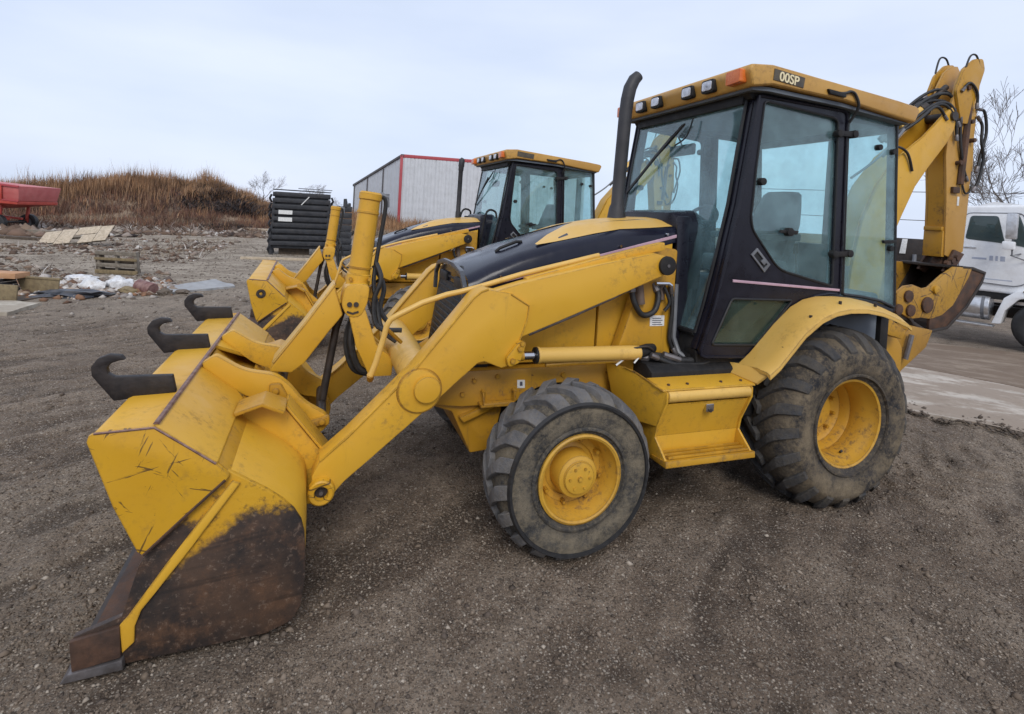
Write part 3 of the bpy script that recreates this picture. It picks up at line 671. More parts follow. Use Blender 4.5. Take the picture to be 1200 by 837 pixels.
# --- loader arms
ARM_LOW = [(2.705, .936), (2.799, .850), (3.105, .589), (3.30, .425), (3.345, .372), (3.41, .350), (3.462, .40), (3.462, .47), (3.428, .548), (3.290, .666), (3.040, .921), (2.950, 1.015), (2.640, 1.407), (2.60, 1.44), (2.557, 1.455), (2.42, 1.432), (2.299, 1.362), (2.305, 1.281), (2.354, 1.131), (2.381, 1.081), (2.392, 1.010), (2.455, .995), (2.560, 1.038), (2.598, 1.029)]
ARM_UP = [(1.44, 1.694), (1.352, 1.678), (1.322, 1.617), (1.354, 1.558), (1.697, 1.419), (2.127, 1.250), (2.40, 1.145), (2.55, 1.15), (2.60, 1.30), (2.52, 1.44), (2.347, 1.493), (1.841, 1.612)]
def arm(s):
    y0, y1 = yy(s, .600, .712)
    m = MB(); m.prism(ARM_UP, y0, y1); m.build('loader_arm', 'yellow', B, .009); a = B.children[-1] if False else bpy.data.objects[-1] if False else None
for s in (1, -1):
    y0, y1 = yy(s, .604, .708)
    m = MB(); m.prism(ARM_UP, y0, y1); up = m.build('loader_arm', 'yellow', B, .009)
    # flat strap riding on the upper arm
    m = MB(); m.strip([(2.30, 1.512), (1.84, 1.637), (1.46, 1.735), (1.33, 1.765)], .052, *yy(s, .575, .640)); m.build('top_strap', 'yellow', up, .006)
    m = MB(); m.cyl((1.352, s * .56, 1.617), (1.352, s * .73, 1.617), .062, 24); m.build('pivot_pin', 'matte_black', up, .006)
    y0, y1 = yy(s, .596, .722)
    m = MB(); m.prism(ARM_LOW, y0, y1); lo = m.build('lower_arm', 'yellow', B, .010)
    # the top flange of the lower arm
    m = MB(); m.strip([(3.424, .545), (3.288, .664), (3.038, .919), (2.948, 1.013), (2.640, 1.404), (2.60, 1.437), (2.557, 1.452)], -.011, *yy(s, .580, .727)); m.build('arm_flange', 'yellow', lo, .003)
    m = MB(); o1, o2 = (s * .722, s * .738); c = [(2.925 + .118 * math.cos(a), .892 + .118 * math.sin(a)) for a in np.linspace(0, 2 * PI, 40, endpoint=False)]
    m.prism(c, *sorted((o1, o2))); m.build('tube_collar', 'yellow', lo, .006)
    m = MB(); c = [(2.888 + .074 * math.cos(a), .905 + .074 * math.sin(a)) for a in np.linspace(0, 2 * PI, 36, endpoint=False)]
    m.prism(c, *sorted((s * .738, s * .766))); m.build('tube_cap', 'yellow', lo, .008)
    m = MB(); m.lathe([(.030, .0), (.036, .045), (.058, .048), (.066, .040), (.068, 0)], (3.412, s * .722 if s > 0 else -.722, .398), 28) if s > 0 else m.lathe([(.030, .0), (.036, -.045), (.058, -.048), (.066, -.040), (.068, 0)], (3.412, -.722, .398), 28)
    m.build('pin_boss', 'yellow_scr', lo, 0, 40)
    m = MB(); m.cyl((3.412, s * .50, .398), (3.412, s * .742, .398), .032, 16); m.build('bucket_pin', 'dark_steel', lo)
    # lift cylinder: bolted lug, rod, barrel
    m = MB(); m.prism(rounded([(2.36, 1.16), (2.315, 1.15), (2.35, 1.03), (2.42, 1.005), (2.44, 1.06)], .02), *yy(s, .722, .750)); m.build('lift_lug', 'yellow_scr', lo, .006)
    for bx, bz in ((2.40, 1.045), (2.358, 1.115), (2.345, 1.145)):
        m = MB(); m.cyl((bx, s * .75, bz), (bx, s * .765, bz), .016, 8); m.build('bolt', 'yellow_dirty', lo)
    lc = MB(); lc.tube([(2.213, s * .66, 1.046), (2.20, s * .66, 1.046), (2.19, s * .66, 1.0455), (1.56, s * .66, 1.040), (1.49, s * .66, 1.039)], [.052, .052, .047, .047, .044], 24); lift = lc.build('lift_cylinder', 'yellow_pale', B, 0, 40)
    m = MB(); m.tube([(2.225, s * .66, 1.046), (2.205, s * .66, 1.046)], .050, 20); m.build('gland', 'matte_black', lift)
    m = MB(); m.tube([(2.22, s * .66, 1.046), (2.31, s * .66, 1.047)], .026, 16); m.build('rod', 'chrome', lift)
    m = MB(); m.tube([(2.30, s * .66, 1.047), (2.39, s * .66, 1.047)], .031, 16); m.build('rod_end', 'yellow_dirty', lift)
    m = MB(); m.tube([(1.50, s * .66, 1.039), (1.40, s * .62, 1.045), (1.34, s * .60, 1.05)], [.040, .040, .03], 12); m.build('cylinder_end', 'matte_black', lift)
    m = MB(); m.tube([(2.15, s * .66, .985), (1.98, s * .66, .99), (1.60, s * .66, .99)], .012, 8); m.build('oil_line', 'yellow_dirty', lift)
# cross tube
m = MB(); m.cyl((2.905, -.60, .925), (2.905, .60, .925), .105, 32); m.build('torque_tube', 'yellow_pale', B, 0, 40)
# --- tilt linkage in the middle
def ybox(name, poly, y0, y1, mat='yellow', bev=.008, par=None):
    m = MB(); m.prism(poly, y0, y1); return m.build(name, mat, par or B, bev)
ybox('lever', [(3.297, 1.245), (3.195, 1.265), (3.105, 1.01), (2.99, .90), (3.00, .80), (3.14, .80), (3.232, 1.0)], .02, .13)
ybox('lever', [(3.297, 1.245), (3.195, 1.265), (3.105, 1.01), (2.99, .90), (3.00, .80), (3.14, .80), (3.232, 1.0)], -.16, -.05)
ybox('push_link', [(3.378, 1.385), (3.318, 1.200), (3.40, 1.09), (3.533, .90), (3.60, .845), (3.73, .86), (3.71, .905)], -.06, .125, 'yellow', .012)
m = MB(); m.strip([(3.382, 1.398), (3.55, 1.145), (3.715, .915)], -.014, -.066, .131); m.build('link_flange', 'yellow_pale', B.children[-1] if False else B, .004)
m = MB(); m.tube([(3.418, 0, .60), (3.352, .0, 1.09), (3.30, 0, 1.28)], .024, 14); tl = m.build('tilt_rod', 'dark_steel', B)
ax0 = Vector((3.2315, 0, 1.385)); ax1 = Vector((3.175, 0, 1.985)); ad = (ax1 - ax0).normalized()
m = MB(); m.tube([ax0 - ad * .02, ax0 + ad * .06, ax0 + ad * .065, ax1 - ad * .055, ax1 - ad * .05, ax1 - ad * .012, ax1], [.076, .076, .069, .066, .073, .073, .062], 28); tc_ = m.build('tilt_cylinder', 'yellow', B, 0, 35)
m = MB(); m.tube([ax1 - ad * .14, ax1 - ad * .128], .0725, 28); m.build('band', 'yellow', tc_, 0, 35)
m = MB(); m.tube([ax0 + ad * .10, ax0 + ad * .112], .0755, 28); m.build('band', 'yellow_dirty', tc_, 0, 35)
m = MB(); m.prism(rounded([(3.315, 1.395), (3.16, 1.40), (3.175, 1.26), (3.215, 1.185), (3.29, 1.185), (3.335, 1.26)], .05), -.095, .135); tr_ = m.build('trunnion', 'yellow', B, .010)
for bx, bz in ((3.283, 1.268), (3.243, 1.268)):
    m = MB(); m.cyl((bx, .134, bz), (bx, .146, bz), .016, 10); m.build('bolt', 'dark_steel', tr_)
m = MB(); m.strip([(3.295, 1.228), (3.262, 1.216), (3.228, 1.228)], .012, .134, .140); m.build('stamped_mark', 'dark_steel', tr_)
for bx, bz in ((3.29, 1.42), (3.175, 1.42)):
    m = MB(); m.cyl((bx - .01, .05, bz), (bx - .01, .086, bz), .012, 8); m.build('bolt', 'yellow_dirty', tr_)
# hose up the back of the tilt cylinder and a bundle down the levers
for pts, r in (([(3.10, -.02, 1.96), (3.075, -.02, 1.90), (3.11, -.02, 1.60), (3.13, .0, 1.40), (3.11, .04, 1.27), (3.07, .10, 1.10), (2.98, .12, 1.02)], .014), ([(3.12, .02, 1.52), (3.09, .07, 1.42), (3.13, .08, 1.28), (3.10, .12, 1.12), (2.95, .14, 1.10)], .016), ([(3.13, -.05, 1.50), (3.06, -.02, 1.36), (3.08, .02, 1.22), (3.02, .05, 1.12)], .016), ([(3.24, .05, 1.18), (3.26, .06, 1.02), (3.20, .06, .84), (3.08, .05, .80)], .022), ([(3.25, -.02, 1.18), (3.285, -.02, 1.0), (3.23, 0, .82), (3.1, 0, .78)], .018)):
    m = MB(); P = [Vector(p) for p in pts]; Q = []
    for i in range(len(P) - 1):
        for k in range(5):
            t = k / 5; a = P[max(i - 1, 0)]; b = P[i]; c = P[i + 1]; d = P[min(i + 2, len(P) - 1)]
            Q.append(.5 * ((2 * b) + (c - a) * t + (2 * a - 5 * b + 4 * c - d) * t * t + (3 * b - a - 3 * c + d) * t ** 3))
    Q.append(P[-1]); m.tube(Q, r, 8); m.build('hydraulic_hose', 'hose', B)
m = MB(); m.tube([(3.115, -.03, 1.975), (3.06, -.03, 1.955)], .018, 8); m.tube([(3.07, -.03, 1.98), (3.065, -.03, 1.89)], .016, 8); m.build('hose_fitting', 'grey_trim', B)
# yellow pipe that follows the top of the left arm and drops at its front
m = MB(); m.tube([(3.175, .55, .933), (3.148, .55, 1.01), (3.108, .55, 1.17), (3.098, .55, 1.22), (3.078, .55, 1.255), (3.04, .55, 1.278), (2.903, .55, 1.349), (2.76, .55, 1.398), (2.68, .55, 1.415), (2.573, .56, 1.445), (2.30, .57, 1.53), (1.777, .57, 1.66)], .017, 10); m.build('arm_pipe', 'yellow_pale', B, 0, 60)
m = MB(); m.tube([(3.098, .55, 1.20), (3.05, .50, 1.15), (3.0, .46, 1.10)], .012, 8); m.build('pipe_clamp', 'yellow_dirty', B)
m = MB(); m.tube([(3.175, .55, .94), (3.17, .50, .90)], .02, 8); m.build('pipe_clamp', 'yellow_dirty', B)

# --- multi-purpose bucket
bk = empty('bucket', (0, 0, 0), (0, 0, 0), B)
BW = 1.17
m = MB(); m.strip([(4.30, .012), (4.12, .022), (3.60, .040)], -.022, -BW, BW); m.build('bucket_floor', 'rust', bk, .003, 50)
m = MB(); m.strip([(3.60, .040), (3.515, .075), (3.484, .15), (3.476, .24), (3.480, .36), (3.486, .44), (3.500, .495), (3.530, .545), (3.575, .592), (3.64, .645), (3.74, .712), (3.836, .775)], -.022, -BW, BW); m.build('moldboard', 'yellow', bk, .004, 60)
m = MB(); m.strip([(3.63, .065), (3.545, .10), (3.512, .16), (3.506, .24), (3.515, .42), (3.54, .49), (3.60, .56), (3.70, .63), (3.80, .70)], -.006, -BW + .03, BW - .03); m.build('bucket_liner', 'dark_steel', bk, 0, 60)
for s in (1, -1):
    y0, y1 = yy(s, BW - .022, BW + .006)
    m = MB(); m.prism([(3.833, .776), (3.74, .716), (3.64, .650), (3.575, .598), (3.530, .550), (3.499, .498), (3.484, .44), (3.477, .36), (3.473, .24), (3.484, .12), (3.52, .055), (3.62, .022), (4.118, .010), (4.30, .010), (4.306, .155), (4.149, .205), (4.10, .40), (4.06, .47), (3.90, .66)], y0, y1)
    m.build('side_plate', 'bucket_side', bk, .004)
    y0, y1 = yy(s, BW + .006, BW + .020)
    m = MB(); m.prism([(3.775, .715), (3.745, .700), (3.955, .395), (4.080, .225), (4.100, .165), (4.100, .10), (4.140, .062), (4.152, .178), (4.128, .205), (4.0, .40), (3.86, .60)], y0, y1); m.build('side_rib', 'yellow', bk, .005)
    y0, y1 = yy(s, BW + .006, BW + .026)
    m = MB(); m.prism([(4.312, .150), (4.150, .178), (4.142, .052), (4.300, .030)], y0, y1); m.build('corner_guard', 'rust', bk, .004)
    y0, y1 = yy(s, BW - .05, BW + .034)
    m = MB(); m.prism([(4.335, -.004), (4.13, .006), (4.135, .046), (4.31, .030)], y0, y1); m.build('corner_tip', 'steel', bk, .004)
m = MB(); m.prism([(4.335, .0), (4.10, .0), (4.10, .012), (4.29, .012)], -BW + .05, BW - .05); m.build('cutting_edge', 'dark_steel', bk, .002)
# clam: side plates, front shell, top plates
CL = [(4.281, .925), (4.276, .950), (4.252, .962), (4.058, .969), (3.835, .797), (3.785, .745), (3.80, .715), (4.078, .452), (4.10, .470), (4.188, .663)]
for s in (1, -1):
    m = MB(); m.prism(CL, *yy(s, BW + .008, BW + .030)); m.build('clam_side', 'yellow_scr', bk, .005)
m = MB(); m.strip([(4.070, .455), (4.182, .663), (4.274, .925), (4.268, .948), (4.248, .957), (4.056, .964)], .014, -BW - .006, BW + .006); m.build('clam_shell', 'yellow', bk, .003, 50)
for y0, y1 in ((.40, BW + .028), (-BW - .028, -.42)):
    m = MB(); i0 = .02; hi = y1 if y0 > 0 else y0; lo = y0 if y0 > 0 else y1
    k = .30 if y0 > 0 else -.30
    m.add([(4.06, hi, .974), (3.832, hi, .802), (3.832, lo + (0 if y0 > 0 else 0), .802), (4.06, lo - k, .974), (4.06, hi, .950), (3.832, hi, .778), (3.832, lo, .778), (4.06, lo - k, .950)], [(0, 1, 2, 3), (7, 6, 5, 4), (0, 4, 5, 1), (1, 5, 6, 2), (2, 6, 7, 3), (3, 7, 4, 0)])
    m.build('clam_top_plate', 'yellow', bk, .004)
m = MB(); m.strip([(4.05, .945), (3.96, .80), (3.80, .72)], .012, -BW, BW); m.build('clam_inner_plate', 'yellow_dirty', bk)
m = MB(); m.prism([(4.071, .972), (4.047, .972), (4.052, .981), (4.066, .981)], -BW - .01, BW + .01); m.build('weld_seam', 'weld', bk)
m = MB(); m.strip([(3.835, .795), (3.78, .735), (3.80, .70)], .010, -BW, BW); m.build('clam_heel', 'yellow_dirty', bk, .002)
# hinge arms of the clam, in a pair
HA = rounded([(4.05, .985), (3.985, 1.03), (3.84, .935), (3.676, .905), (3.60, .842), (3.522, .738), (3.392, .655), (3.372, .600), (3.42, .545), (3.54, .565), (3.60, .62), (3.68, .73), (3.85, .80), (4.04, .955)], [0, .02, .06, .05, .05, .05, .03, .03, .03, .06, .04, .05, .05, 0])
for y0, y1 in ((.285, .345), (-.345, -.285), ):
    m = MB(); m.prism(HA, y0, y1); ha = m.build('clam_hinge', 'yellow', bk, .010)
    for cx, cz in ((3.655, .790), (3.455, .618)):
        d = Vector((-.7, -.72)); ys = (y1, y1 + .028) if y1 > 0 else (y0 - .028, y0)
        m = MB(); a = Vector((cx, cz)); off = Vector((.045, .012)) if cz > .7 else Vector((.05, -.012))
        if cz > .7: off = Vector((.022, .042))
        m.prism(rounded([tuple(a + off + Vector((.03, .03))), tuple(a + off + Vector((.03, -.03))), tuple(a - off + Vector((.03, -.03))), tuple(a - off + Vector((-.03, -.03))), tuple(a - off + Vector((-.03, .03))), tuple(a + off + Vector((-.03, .03)))], .018), *ys); m.build('pin_plate', 'yellow_dirty', ha, .006)
        for q in (1, -1):
            m = MB(); c = a + off * .75 * q; yb = (y1 + .028) if y1 > 0 else (y0 - .028); m.cyl((c.x, yb, c.y), (c.x, yb + (.016 if y1 > 0 else -.016), c.y), .019, 10); m.build('bolt', 'yellow_dirty', ha, .003)
m = MB(); m.cyl((3.42, -.30, .60), (3.42, .30, .60), .03, 16); m.cyl((3.655, -.29, .80), (3.655, .29, .80), .03, 16); m.build('hinge_pin', 'dark_steel', bk)
# ears that carry the arms
for s in (1, -1):
    for (ya, yb) in ((.515, .575), (.742, .775))[:1]:
        m = MB(); m.prism(rounded([(3.834, .800), (3.712, .841), (3.611, .794), (3.391, .505), (3.335, .40), (3.355, .30), (3.44, .25), (3.50, .25), (3.505, .50), (3.60, .60), (3.74, .68), (3.83, .735)], [0, .03, .05, .05, .05, .05, .05, 0, 0, 0, 0, 0]), *yy(s, ya, yb)); ear = m.build('arm_ear', 'yellow', bk, .010)
    m = MB(); m.strip([(3.834, .805), (3.712, .846), (3.611, .799)], -.02, *yy(s, .50, .70)); m.build('ear_gusset', 'yellow_dirty', bk, .004)
    m = MB(); m.strip([(3.611, .80), (3.50, .655), (3.391, .512)], -.016, *yy(s, .40, .59)); m.build('ear_flange', 'yellow', bk, .004)
# the hooks along the top
HK = [(4.324, .925), (4.080, .952), (4.098, 1.034), (4.325, 1.036), (4.350, 1.052), (4.356, 1.078), (4.340, 1.100), (4.310, 1.110), (4.288, 1.113), (4.303, 1.134), (4.352, 1.140), (4.393, 1.122), (4.416, 1.085), (4.412, 1.045), (4.368, .985)]
for yv in (.762, -.084, -1.025):
    m = MB(); m.prism([(a + .0, b + .012) for a, b in HK], yv - .035, yv); m.build('hook', 'hook', bk, .006)

def spl(P, n=6):
    P = [Vector(p) for p in P]; Q = []
    for i in range(len(P) - 1):
        for k in range(n):
            t = k / n; a = P[max(i - 1, 0)]; b = P[i]; c = P[i + 1]; d = P[min(i + 2, len(P) - 1)]
            Q.append(.5 * ((2 * b) + (c - a) * t + (2 * a - 5 * b + 4 * c - d) * t * t + (3 * b - a - 3 * c + d) * t ** 3))
    return Q + [P[-1]]
def hose(name, pts, r, mat='hose', par=None, n=8):
    q = spl(pts); m = MB(); m.tube(q, r, n); o = m.build(name, mat, par or B, 0, 60)
    if name == 'hydraulic_hose' and r > .0125:          # crimped ends
        for a, b in ((q[0], q[1]), (q[-1], q[-2])):
            d = (b - a).normalized(); f = MB(); f.tube([a - d * .012, a - d * .01, a + d * .045, a + d * .05], [r * .9, r * 1.28, r * 1.28, r * 1.05], 8); f.build('hose_fitting', 'steel', par or B, 0, 40)
    return o

# --- cab
cab = empty('cab', (0, 0, 0), (0, 0, 0), B)
DOOR_OUT = [(.727, 2.795), (.780, 2.43), (.834, 2.047), (.905, 1.70), (.985, 1.36), (1.074, 1.07), (1.068, 1.030), (1.035, 1.018), (.585, 1.000), (.545, 1.012), (.215, 1.372), (.10, 1.430), (-.03, 1.448), (-.150, 1.446), (-.098, 2.745), (-.085, 2.775), (-.05, 2.785)]
DOOR_GL = rounded([(.676, 2.765), (.712, 2.30), (.727, 1.960), (.704, 1.880), (.452, 1.614), (-.070, 1.502), (-.015, 2.722)], [.03, 0, .06, .05, .08, .03, .05], 3)
LOW_GL = rounded([(.842, 1.409), (.306, 1.398), (.600, 1.085), (.988, 1.099)], .02, 3)
QUART = rounded([(-.135, 2.800), (-.650, 2.772), (-.772, 1.340), (-.60, 1.392), (-.40, 1.422), (-.205, 1.440)], [.02, .05, .02, 0, 0, .02], 3)
for s in (1, -1):
    y0, y1 = yy(s, .715, .752)
    m = MB(); m.plate(DOOR_OUT, [DOOR_GL, LOW_GL], y0, y1); d = m.build('door', 'black', cab, 0, 30)
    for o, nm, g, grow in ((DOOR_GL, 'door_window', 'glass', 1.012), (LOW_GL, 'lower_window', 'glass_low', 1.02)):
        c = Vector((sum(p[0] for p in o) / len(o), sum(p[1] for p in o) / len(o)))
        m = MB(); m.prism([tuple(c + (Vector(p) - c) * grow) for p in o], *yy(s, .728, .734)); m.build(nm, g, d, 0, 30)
        m = MB(); P = [(p[0], s * .753, p[1]) for p in o]; P.append(P[0]); m.tube(P, .009, 6); m.build('window_seal', 'seal', d)
    m = MB(); P = [(p[0], s * .754, p[1]) for p in DOOR_OUT]; P.append(P[0]); m.tube(P, .011, 6); m.build('door_edge', 'black', d)
    m = MB(); m.prism([(.849, 1.522), (.849, 1.540), (-.150, 1.482), (-.150, 1.464)], *yy(s, .752, .760)); m.build('door_stripe', 'purple', d, .002)
    m = MB(); m.plate([(.711, 1.712), (.662, 1.760), (.537, 1.648), (.586, 1.592)], [[(.690, 1.708), (.660, 1.736), (.563, 1.648), (.592, 1.618)]], *yy(s, .752, .764)); hd = m.build('door_handle', 'grey_trim', d, .002)
    m = MB(); m.prism([(.690, 1.708), (.660, 1.736), (.563, 1.648), (.592, 1.618)], *yy(s, .7525, .7545)); m.build('handle_recess', 'seal', d)
    m = MB(); m.prism([(.625, 1.668), (.603, 1.688), (.575, 1.662), (.597, 1.642)], *yy(s, .7545, .768)); m.build('latch_button', 'grey_trim', d, .003)
    # hinges and glass stays
    for hx, hz in ((-.10, 2.615), (-.135, 1.738)):
        m = MB(); m.cyl((hx + .085, s * .738, hz), (hx + .085, s * .785, hz), .028, 14); m.cyl((hx - .065, s * .735, hz + .01), (hx - .065, s * .785, hz + .01), .028, 14); m.prism([(hx + .085, hz - .02), (hx + .085, hz + .02), (hx - .065, hz + .028), (hx - .065, hz - .01)], *yy(s, .762, .778)); m.build('hinge', 'matte_black', d, .004)
    for cx, cz, r in ((.655, 2.216, .026), (.382, 1.882, .030)):
        m = MB(); m.cyl((cx, s * .73, cz), (cx, s * .775, cz), r, 14)
        if cz < 2: m.prism([(cx - .085, cz + .012), (cx + .075, cz + .012), (cx + .085, cz - .008), (cx - .075, cz - .016)], *yy(s, .742, .762))
        m.build('window_knob', 'matte_black', d, .003)
    # quarter window
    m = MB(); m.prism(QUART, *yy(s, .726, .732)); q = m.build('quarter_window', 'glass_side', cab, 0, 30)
    m = MB(); P = [(p[0], s * .729, p[1]) for p in QUART]; P.append(P[0]); m.tube(P, .013, 6); m.build('window_seal', 'seal', q)
    for cx, cz in ((-.615, 2.541), (-.66, 1.80), (-.46, 2.56)):
        m = MB(); m.cyl((cx, s * .72, cz), (cx, s * .762, cz), .022, 12); m.build('window_knob', 'matte_black', q)
    m = MB(); m.prism([(-.56, 1.860), (-.70, 1.868), (-.705, 1.845), (-.57, 1.836)], *yy(s, .742, .765)); m.build('window_latch', 'matte_black', q, .003)
    # posts
    m = MB(); A = [(.735, 2.80), (.842, 2.047), (.915, 1.70), (.992, 1.36), (1.085, 1.06)]; m.prism(A + [(x - .075, z) for x, z in reversed(A)], *yy(s, .655, .713)); m.build('front_post', 'black', cab, .008)
    m = MB(); m.prism([(-.085, 2.79), (-.145, 2.79), (-.205, 1.40), (-.145, 1.40)], *yy(s, .665, .713)); m.build('middle_post', 'black', cab, .008)
    m = MB(); m.prism([(-.635, 2.78), (-.69, 2.78), (-.805, 1.30), (-.75, 1.30)], *yy(s, .665, .722)); m.build('rear_post', 'black', cab, .008)
    m = MB(); m.prism([(-.15, 1.445), (-.205, 1.428), (-.60, 1.378), (-.775, 1.322), (-.77, 1.28), (.08, 1.28), (.08, 1.42)], *yy(s, .66, .727)); m.build('side_sill', 'black', cab, .006)
    m = MB(); m.prism([(.80, 2.83), (.76, 2.775), (-.70, 2.745), (-.70, 2.80)], *yy(s, .62, .722)); m.build('roof_rail', 'matte_black', cab, .006)
    m = MB(); m.prism([(1.09, 1.06), (1.02, 1.02), (.56, .985), (.56, .90), (1.06, .90)], *yy(s, .60, .714)); m.build('floor_sill', 'matte_black', cab, .01)
# windscreen, rear window
WS = [(.742, 2.80), (.800, 2.43), (.850, 2.047), (.922, 1.70), (1.000, 1.36), (1.056, 1.16)]
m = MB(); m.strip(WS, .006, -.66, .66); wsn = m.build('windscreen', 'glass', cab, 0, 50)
m = MB(); m.tube([(x + .004, .663, z) for x, z in WS], .012, 6); m.tube([(x + .004, -.663, z) for x, z in WS], .012, 6); m.tube([(1.06, -.66, 1.16), (1.06, .66, 1.16)], .02, 8); m.build('windscreen_seal', 'seal', wsn)
m = MB(); m.prism([(.70, 2.84), (.775, 2.84), (.785, 2.745), (.745, 2.745)], -.66, .66); m.build('header', 'matte_black', cab, .006)
m = MB(); m.prism([(1.052, 1.15), (1.10, .93), (.98, .93), (.99, 1.15)], -.66, .66); m.build('front_sill', 'matte_black', cab, .01)
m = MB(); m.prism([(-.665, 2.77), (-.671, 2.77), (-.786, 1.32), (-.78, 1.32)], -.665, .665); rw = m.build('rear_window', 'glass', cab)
m = MB(); m.prism([(.15, 1.33), (-.66, 1.33), (-.66, 1.79), (.15, 1.79)], -.79, -.715, 'x') if False else m.box(-.79, -.715, -.66, .16, 1.33, 1.79); m.build('rear_console', 'cab_in', cab, .02)
m = MB(); m.box(-.77, -.69, .10, .17, 1.79, 2.72); m.build('rear_mullion', 'cab_in', cab, .012)
m = MB(); m.prism([(-.63, 2.80), (-.70, 2.80), (-.705, 2.70), (-.64, 2.70)], -.66, .66); m.build('rear_header', 'matte_black', cab, .006)
m = MB(); m.box(-.83, -.74, -.66, .66, .92, 1.33); m.build('rear_panel', 'matte_black', cab, .01)
# cowl behind the hood and black side cheeks down to the floor
cw = rounded([(.43, 1.40), (.43, 1.86), (.35, 1.975), (-.35, 1.975), (-.43, 1.86), (-.43, 1.40)], [0, .05, .06, .06, .05, 0])
m = MB(); m.loft([[(1.065, y * 1.0, z) for y, z in cw], [(1.01, y * 1.0, z + .012) for y, z in cw], [(.84, y * .96, z + .028) for y, z in cw]]); m.build('cowl', 'black', cab, .012, 40)
m = MB(); m.prism([(.455, 1.95), (.44, 1.95), (.44, .95), (.52, .95), (.50, 1.15)], 1.00, 1.10, 'x'); m.build('cowl_cheek', 'black', cab, .008); m = MB(); m.prism([(-.455, 1.95), (-.44, 1.95), (-.44, .95), (-.52, .95), (-.50, 1.15)], 1.00, 1.10, 'x'); m.build('cowl_cheek', 'black', cab, .008)
m = MB(); m.box(.98, 1.09, -.44, .44, .95, 1.72); m.build('firewall', 'matte_black', cab, .01)
m = MB(); m.tube([(1.115, .50, 1.47), (1.12, .515, 1.10), (1.10, .56, 1.0), (1.06, .64, .96)], .018, 8); m.build('drain_pipe', 'grey_trim', cab)
# wiper
m = MB(); m.tube([(.80, .06, 2.69), (.822, -.10, 2.56), (.845, -.26, 2.44)], .009, 6); m.tube([(.79, .02, 2.69), (.82, -.14, 2.56), (.845, -.28, 2.42)], .007, 6); m.build('wiper_arm', 'seal', cab)
m = MB(); m.strip([(-.02, 2.60), (-.26, 2.44), (-.66, 2.16)], .022, .852, .866, 'x'); m.build('wiper_blade', 'seal', cab)
hose('wiper_hose', [(.80, .16, 2.72), (.83, .13, 2.58), (.84, .0, 2.52)], .006, 'seal', cab)
# roof
RT = [(.895, 2.930), (.880, 2.972), (.70, 2.990), (-.50, 2.906), (-.715, 2.885), (-.752, 2.862), (-.705, 2.760), (.02, 2.834), (.69, 2.856), (.86, 2.826)]
roof = MB(); ring = lambda y, g: [(x, y, z) for x, z in RT]
roof.loft([[(x * (1 if x < 0 else 1), -.838, z) for x, z in RT], [(x, .838, z) for x, z in RT]]); rf = roof.build('roof', 'yellow_roof', cab, .022, 35, 3)
m = MB(); m.prism([(.84, 2.838), (.69, 2.846), (.02, 2.826), (-.68, 2.758), (-.68, 2.75), (.02, 2.80), (.69, 2.82), (.83, 2.812)], -.80, .80); m.build('roof_lining', 'cab_in', rf)
for yv in (-.44, -.205, .205, .44):
    m = MB(); m.prism(rounded([(yv - .066, 2.848), (yv + .066, 2.848), (yv + .066, 2.942), (yv - .066, 2.942)], .022), .872, .912, 'x'); lb_ = m.build('work_lamp', 'matte_black', rf, .006)
    m = MB(); m.prism(rounded([(yv - .050, 2.862), (yv + .050, 2.862), (yv + .050, 2.929), (yv - .050, 2.929)], .018), .909, .920, 'x'); m.build('lamp_glass', 'lens', lb_, .004)
for yv in (-.72, .72):
    m = MB(); m.prism(rounded([(yv - .068, 2.850), (yv + .068, 2.855), (yv + .068, 2.945), (yv - .068, 2.940)], .012), .872, .932, 'x'); m.build('indicator_lamp', 'amber', rf, .010)
m = MB(); m.prism([(.695, 2.962), (.425, 2.938), (.435, 2.868), (.700, 2.888)], .838, .843); pl = m.build('name_plate', 'dark_label', rf)
fc = bpy.data.curves.new('lettering', 'FONT'); fc.body = '00SP'; fc.size = .088; fc.extrude = .002; fc.offset = .0015; fc.materials.append(M['gold_text'])
fo_ = bpy.data.objects.new('lettering', fc); COL.objects.link(fo_); bpy.context.view_layer.update(); fm_ = bpy.data.meshes.new_from_object(fo_.evaluated_get(bpy.context.evaluated_depsgraph_get())); bpy.data.objects.remove(fo_); fo_ = bpy.data.objects.new('lettering', fm_); COL.objects.link(fo_); fo_.parent = pl; fo_.location = (.655, .8445, 2.889); fo_.rotation_euler = Euler((PI / 2, math.radians(5.0), PI))
hose('roof_cable', [(.20, .845, 2.865), (.06, .85, 2.88), (.0, .85, 2.90), (-.05, .85, 2.88), (-.09, .845, 2.80), (-.09, .78, 2.70)], .010, 'hose', rf)
m = MB(); m.prism([(.22, 2.89), (.05, 2.88), (.05, 2.85), (.20, 2.858)], .838, .858); m.build('cable_clip', 'matte_black', rf, .004)
# inside
m = MB(); m.box(-.74, 1.0, -.655, .655, .99, 1.03); m.build('cab_floor', 'dark_in', cab)
seat = empty('seat', (0, 0, 0), (0, 0, 0), cab)
m = MB(); m.prism(rounded([(.30, 1.52), (.32, 1.66), (-.18, 1.64), (-.18, 1.50)], .05), -.24, .24); m.build('seat_cushion', 'seat', seat, .03, 50, 3)
m = MB(); m.loft([[(x, y * w, z) for x, y, z in ((.02 + dx, -1, zz), (-.06 + dx, -1, zz), (-.10 + dx, -.6, zz), (-.10 + dx, .6, zz), (-.06 + dx, 1, zz), (.02 + dx, 1, zz), (.05 + dx, .6, zz), (.05 + dx, -.6, zz))] for zz, dx, w in ((1.58, -.12, .20), (1.75, -.16, .245), (1.95, -.22, .24), (2.10, -.26, .205), (2.20, -.29, .17), (2.225, -.30, .13))]); m.build('seat_back', 'seat', seat, 0, 70)
m = MB(); m.box(-.15, .25, -.18, .18, 1.03, 1.50); m.build('seat_base', 'dark_in', seat, .02)
